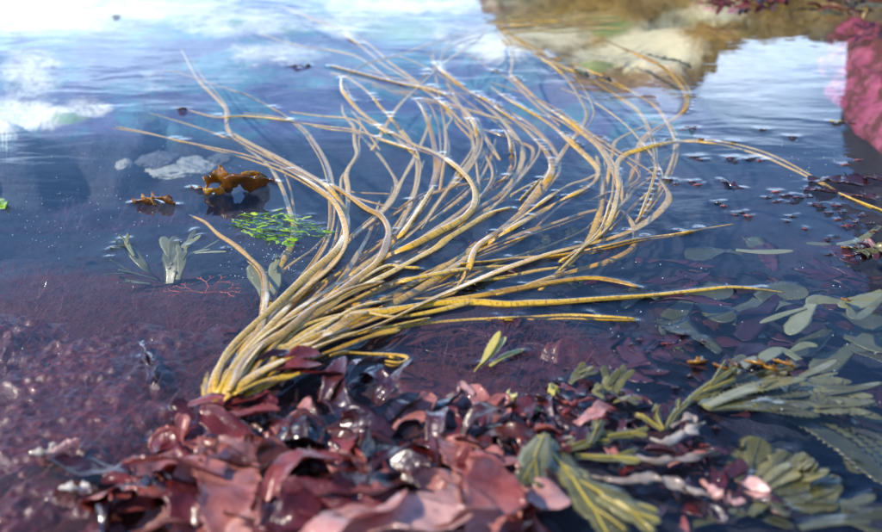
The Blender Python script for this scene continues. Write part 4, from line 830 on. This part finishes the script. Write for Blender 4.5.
bits('floating_scrap', [(719, 180, -1), (732, 184, 4), (744, 189, -1)], .008, 'dulse_dark', 'longer dark red sliver floating alone on the open water', tw=.3)
bits('floating_scrap', [(830, 121, 0), (836, 121, 4), (842, 122, 0)], .008, 'wrack_tip', 'pale cream scrap floating near the tall dark rock', tw=.4)
bits('floating_scrap', [(842, 122, 0), (848, 122, 3), (856, 124, -1)], .005, 'dulse_dark', 'dark tail scrap touching the pale cream floating scrap', tw=.4)
for px, py, w_ in [(182, 109, 5), (300, 66, 12), (116, 16, 4)]:
    bits('floating_scrap', [(px-w_, py, -1), (px, py, 4), (px+w_, py, -1)], .008, 'dulse_brown', 'lone brown scrap floating over the pale underwater shelf', 'brown scraps over the shelf', tw=.4)
for px, py, w_, lb in [(662, 58, 22, 'flat olive brown weed scrap floating over the cream sand'), (685, 64, 10, 'small olive scrap beside the flat brown scrap over the cream sand'), (582, 73, 12, 'brown folded weed tip floating at the cream sand edge'), (604, 78, 12, 'second brown folded tip floating at the cream sand edge beside the green patch')]:
    bits('floating_scrap', [(px-w_*.7, py-4, 1), (px, py, 5), (px+w_*.7, py+3, 1)], .014, 'wrack_dim', lb, tw=.3, curl=.1)
# blistered blades by the pink rock
for px, py, s, lb in [(838, 181, 30, 'large blistered dark red blade floating beside the pink crusted rock'), (820, 190, 16, 'small round blistered blade beside the yellow strap end'), (872, 178, 18, 'dark red blistered blade at the foot of the pink rock'), (858, 196, 18, 'curled dark red blade lying beside the yellow strap end')]:
    bits('blistered_frond', [(px-s, py, 0), (px-s*.3, py-1, 3), (px+s*.4, py+1, 3), (px+s, py, 0)], s*.0015, 'dulse_dark', lb, tw=.15, curl=.14, ruf=.002)
# cushions of red weed at the waterline
def cushion(px, py, n, spread, label, mats, z=0.004, Lr=(.02, .05), Wr=(.006, .012)):
    o = empty('weed_cushion', P(px, py, 0)); tag(o, label, 'seaweed')
    for i in range(n):
        a, r = random.uniform(0, 6.28), random.uniform(0, 1)**.6; p = P(px + spread*r*math.cos(a), py + spread*.28*r*math.sin(a), random.uniform(-.004, z))
        pt = blade_path(p, random.uniform(0, 6.28), random.uniform(*Lr), random.uniform(.2, .8), random.uniform(-.8, 0), random.uniform(-1, 1), 9, .2, i)
        V, F, S = ribbon(pt, wprof(np.linspace(0, 1, 9), random.uniform(*Wr), .5), .001, random.uniform(-.8, .8), nv=5, curl=.2, ruffle=.001, rfreq=200)
        mesh_obj('leaf', V, F, M[random.choice(mats)], o, st=S); breaks(pt, -.003, .004, .6)
cushion(745, 2, 60, 46, 'red brown weed cushion at the far waterline between the ochre rocks', ('dulse', 'dulse_dark', 'dulse', 'dulse_pale'), .02, (.04, .09), (.012, .025))
cushion(850, 6, 50, 40, 'tawny weed cushion at the far waterline below the dark rock', ('twig', 'dulse_brown', 'dulse_pale', 'wrack_dim'), .02, (.04, .09), (.008, .016))
cushion(872, 252, 40, 14, 'little brown and green weed cushion rising from the open water', ('wrack_dim', 'dulse_pale', 'dulse_dark', 'wrack'), .010, (.012, .03), (.006, .012))
# straw like straps along the far sand
for i in range(9):
    y = 14 + i*2.1 + random.uniform(-1, 1); x = 505 + random.uniform(-8, 14)
    bits('straw_strap', [(x, y+3, 1), (x+30, y, 4), (x+60, y+random.uniform(-2, 2), 4), (x+110, y-2+random.uniform(-3, 2), 2)], .007, 'twig', 'long ochre strap floating at the far edge of the pool by the sand', 'ochre straps by the sand', tw=.4, curl=.1, ruf=0, th=.003)
# tiny foam specks on the water
import bmesh
bm = bmesh.new(); bmesh.ops.create_icosphere(bm, subdivisions=1, radius=1); sv = np.array([v.co[:] for v in bm.verts]); sf = [[v.index for v in f.verts] for f in bm.faces]; bm.free()
V, F = [], []
SPK = scatter([(10, 190), (140, 185), (150, 225), (60, 250), (5, 240)], 70) + scatter([(225, 240), (320, 245), (300, 275), (215, 280)], 70) + scatter([(0, 140), (340, 150), (330, 260), (0, 260)], 60) + scatter([(590, 250), (880, 250), (880, 420), (600, 400)], 50) + scatter([(770, 140), (850, 140), (840, 180), (780, 180)], 24) + scatter([(440, 120), (560, 130), (560, 240), (450, 230)], 50)
for px, py in SPK:
    c = P(px, py, .0008); r = random.uniform(.0003, .0008); b = len(V)
    V += (c + sv*np.array((r, r, r*.6))).tolist(); F += [[i+b for i in f] for f in sf]
tag(mesh_obj('foam_specks', V, F, M['speck']), 'tiny white specks of foam scattered on the dark water', 'foam', kind='stuff')

# ------------------------------------------------------------------ the water: surface drawn up where things break it
cx0, cx1, cy0, cy1 = -1.2, 1.2, 0.62, 3.35
gx = np.linspace(cx0, cx1, 620); ty = np.linspace(0, 1, 560); gy = cy0 + (cy1-cy0)*(0.55*ty + 0.45*ty**2)
E = np.array(EMERGE)
H = 0.0034; cell = .002
nxh, nyh = int((cx1-cx0)/cell)+1, int((cy1-cy0)/cell)+1
hm = np.zeros((nyh, nxh))
ix = ((E[:, 0]-cx0)/cell).round().astype(int); iy = ((E[:, 1]-cy0)/cell).round().astype(int)
ok = (ix >= 0) & (ix < nxh) & (iy >= 0) & (iy < nyh)
np.maximum.at(hm, (iy[ok], ix[ok]), E[ok, 2])
# exponential skirt by repeated spreading
cur = hm.copy(); dec = math.exp(-cell/0.0050)
for i in range(14):
    nb_ = cur.copy()
    for dy, dx, dd in ((1, 0, 1), (-1, 0, 1), (0, 1, 1), (0, -1, 1), (1, 1, 1.414), (1, -1, 1.414), (-1, 1, 1.414), (-1, -1, 1.414)):
        nb_ = np.maximum(nb_, np.roll(np.roll(cur, dy, 0), dx, 1)*dec**dd)
    cur = nb_
for i in range(2): cur = (cur + np.roll(cur, 1, 0) + np.roll(cur, -1, 0) + np.roll(cur, 1, 1) + np.roll(cur, -1, 1))/5
OX0, OX1, OY0, OY1 = -2.1, 2.0, 0.05, 4.8
ax = np.concatenate([np.linspace(OX0, cx0, 12)[:-1], gx, np.linspace(cx1, OX1, 12)[1:]])
ay = np.concatenate([np.linspace(OY0, cy0, 8)[:-1], gy, np.linspace(cy1, OY1, 14)[1:]])
WX, WY = np.meshgrid(ax, ay)
fx = np.clip((WX-cx0)/cell, 0, nxh-1.001); fy = np.clip((WY-cy0)/cell, 0, nyh-1.001)
i0, j0 = fx.astype(int), fy.astype(int); u, v = fx-i0, fy-j0
hz = (cur[j0, i0]*(1-u) + cur[j0, i0+1]*u)*(1-v) + (cur[j0+1, i0]*(1-u) + cur[j0+1, i0+1]*u)*v
inside = (WX > cx0) & (WX < cx1) & (WY > cy0) & (WY < cy1)
WZ = np.where(inside, hz*H, 0)
nx, ny = len(ax), len(ay); V = np.stack([WX, WY, WZ], -1).reshape(-1, 3); F = grid_faces(nx, ny).tolist()
rim = [i for i in range(nx)] + [j*nx + nx-1 for j in range(1, ny)] + [(ny-1)*nx + i for i in range(nx-2, -1, -1)] + [j*nx for j in range(ny-2, 0, -1)]
b = len(V); low = V[rim].copy(); low[:, 2] = -0.6; V = np.vstack([V, low]); k = len(rim)
F += [[rim[i], b+i, b+(i+1) % k, rim[(i+1) % k]] for i in range(k)] + [[b+i for i in range(k)][::-1]]
wo = mesh_obj('water', V, F, M['water']); tag(wo, kind='structure')
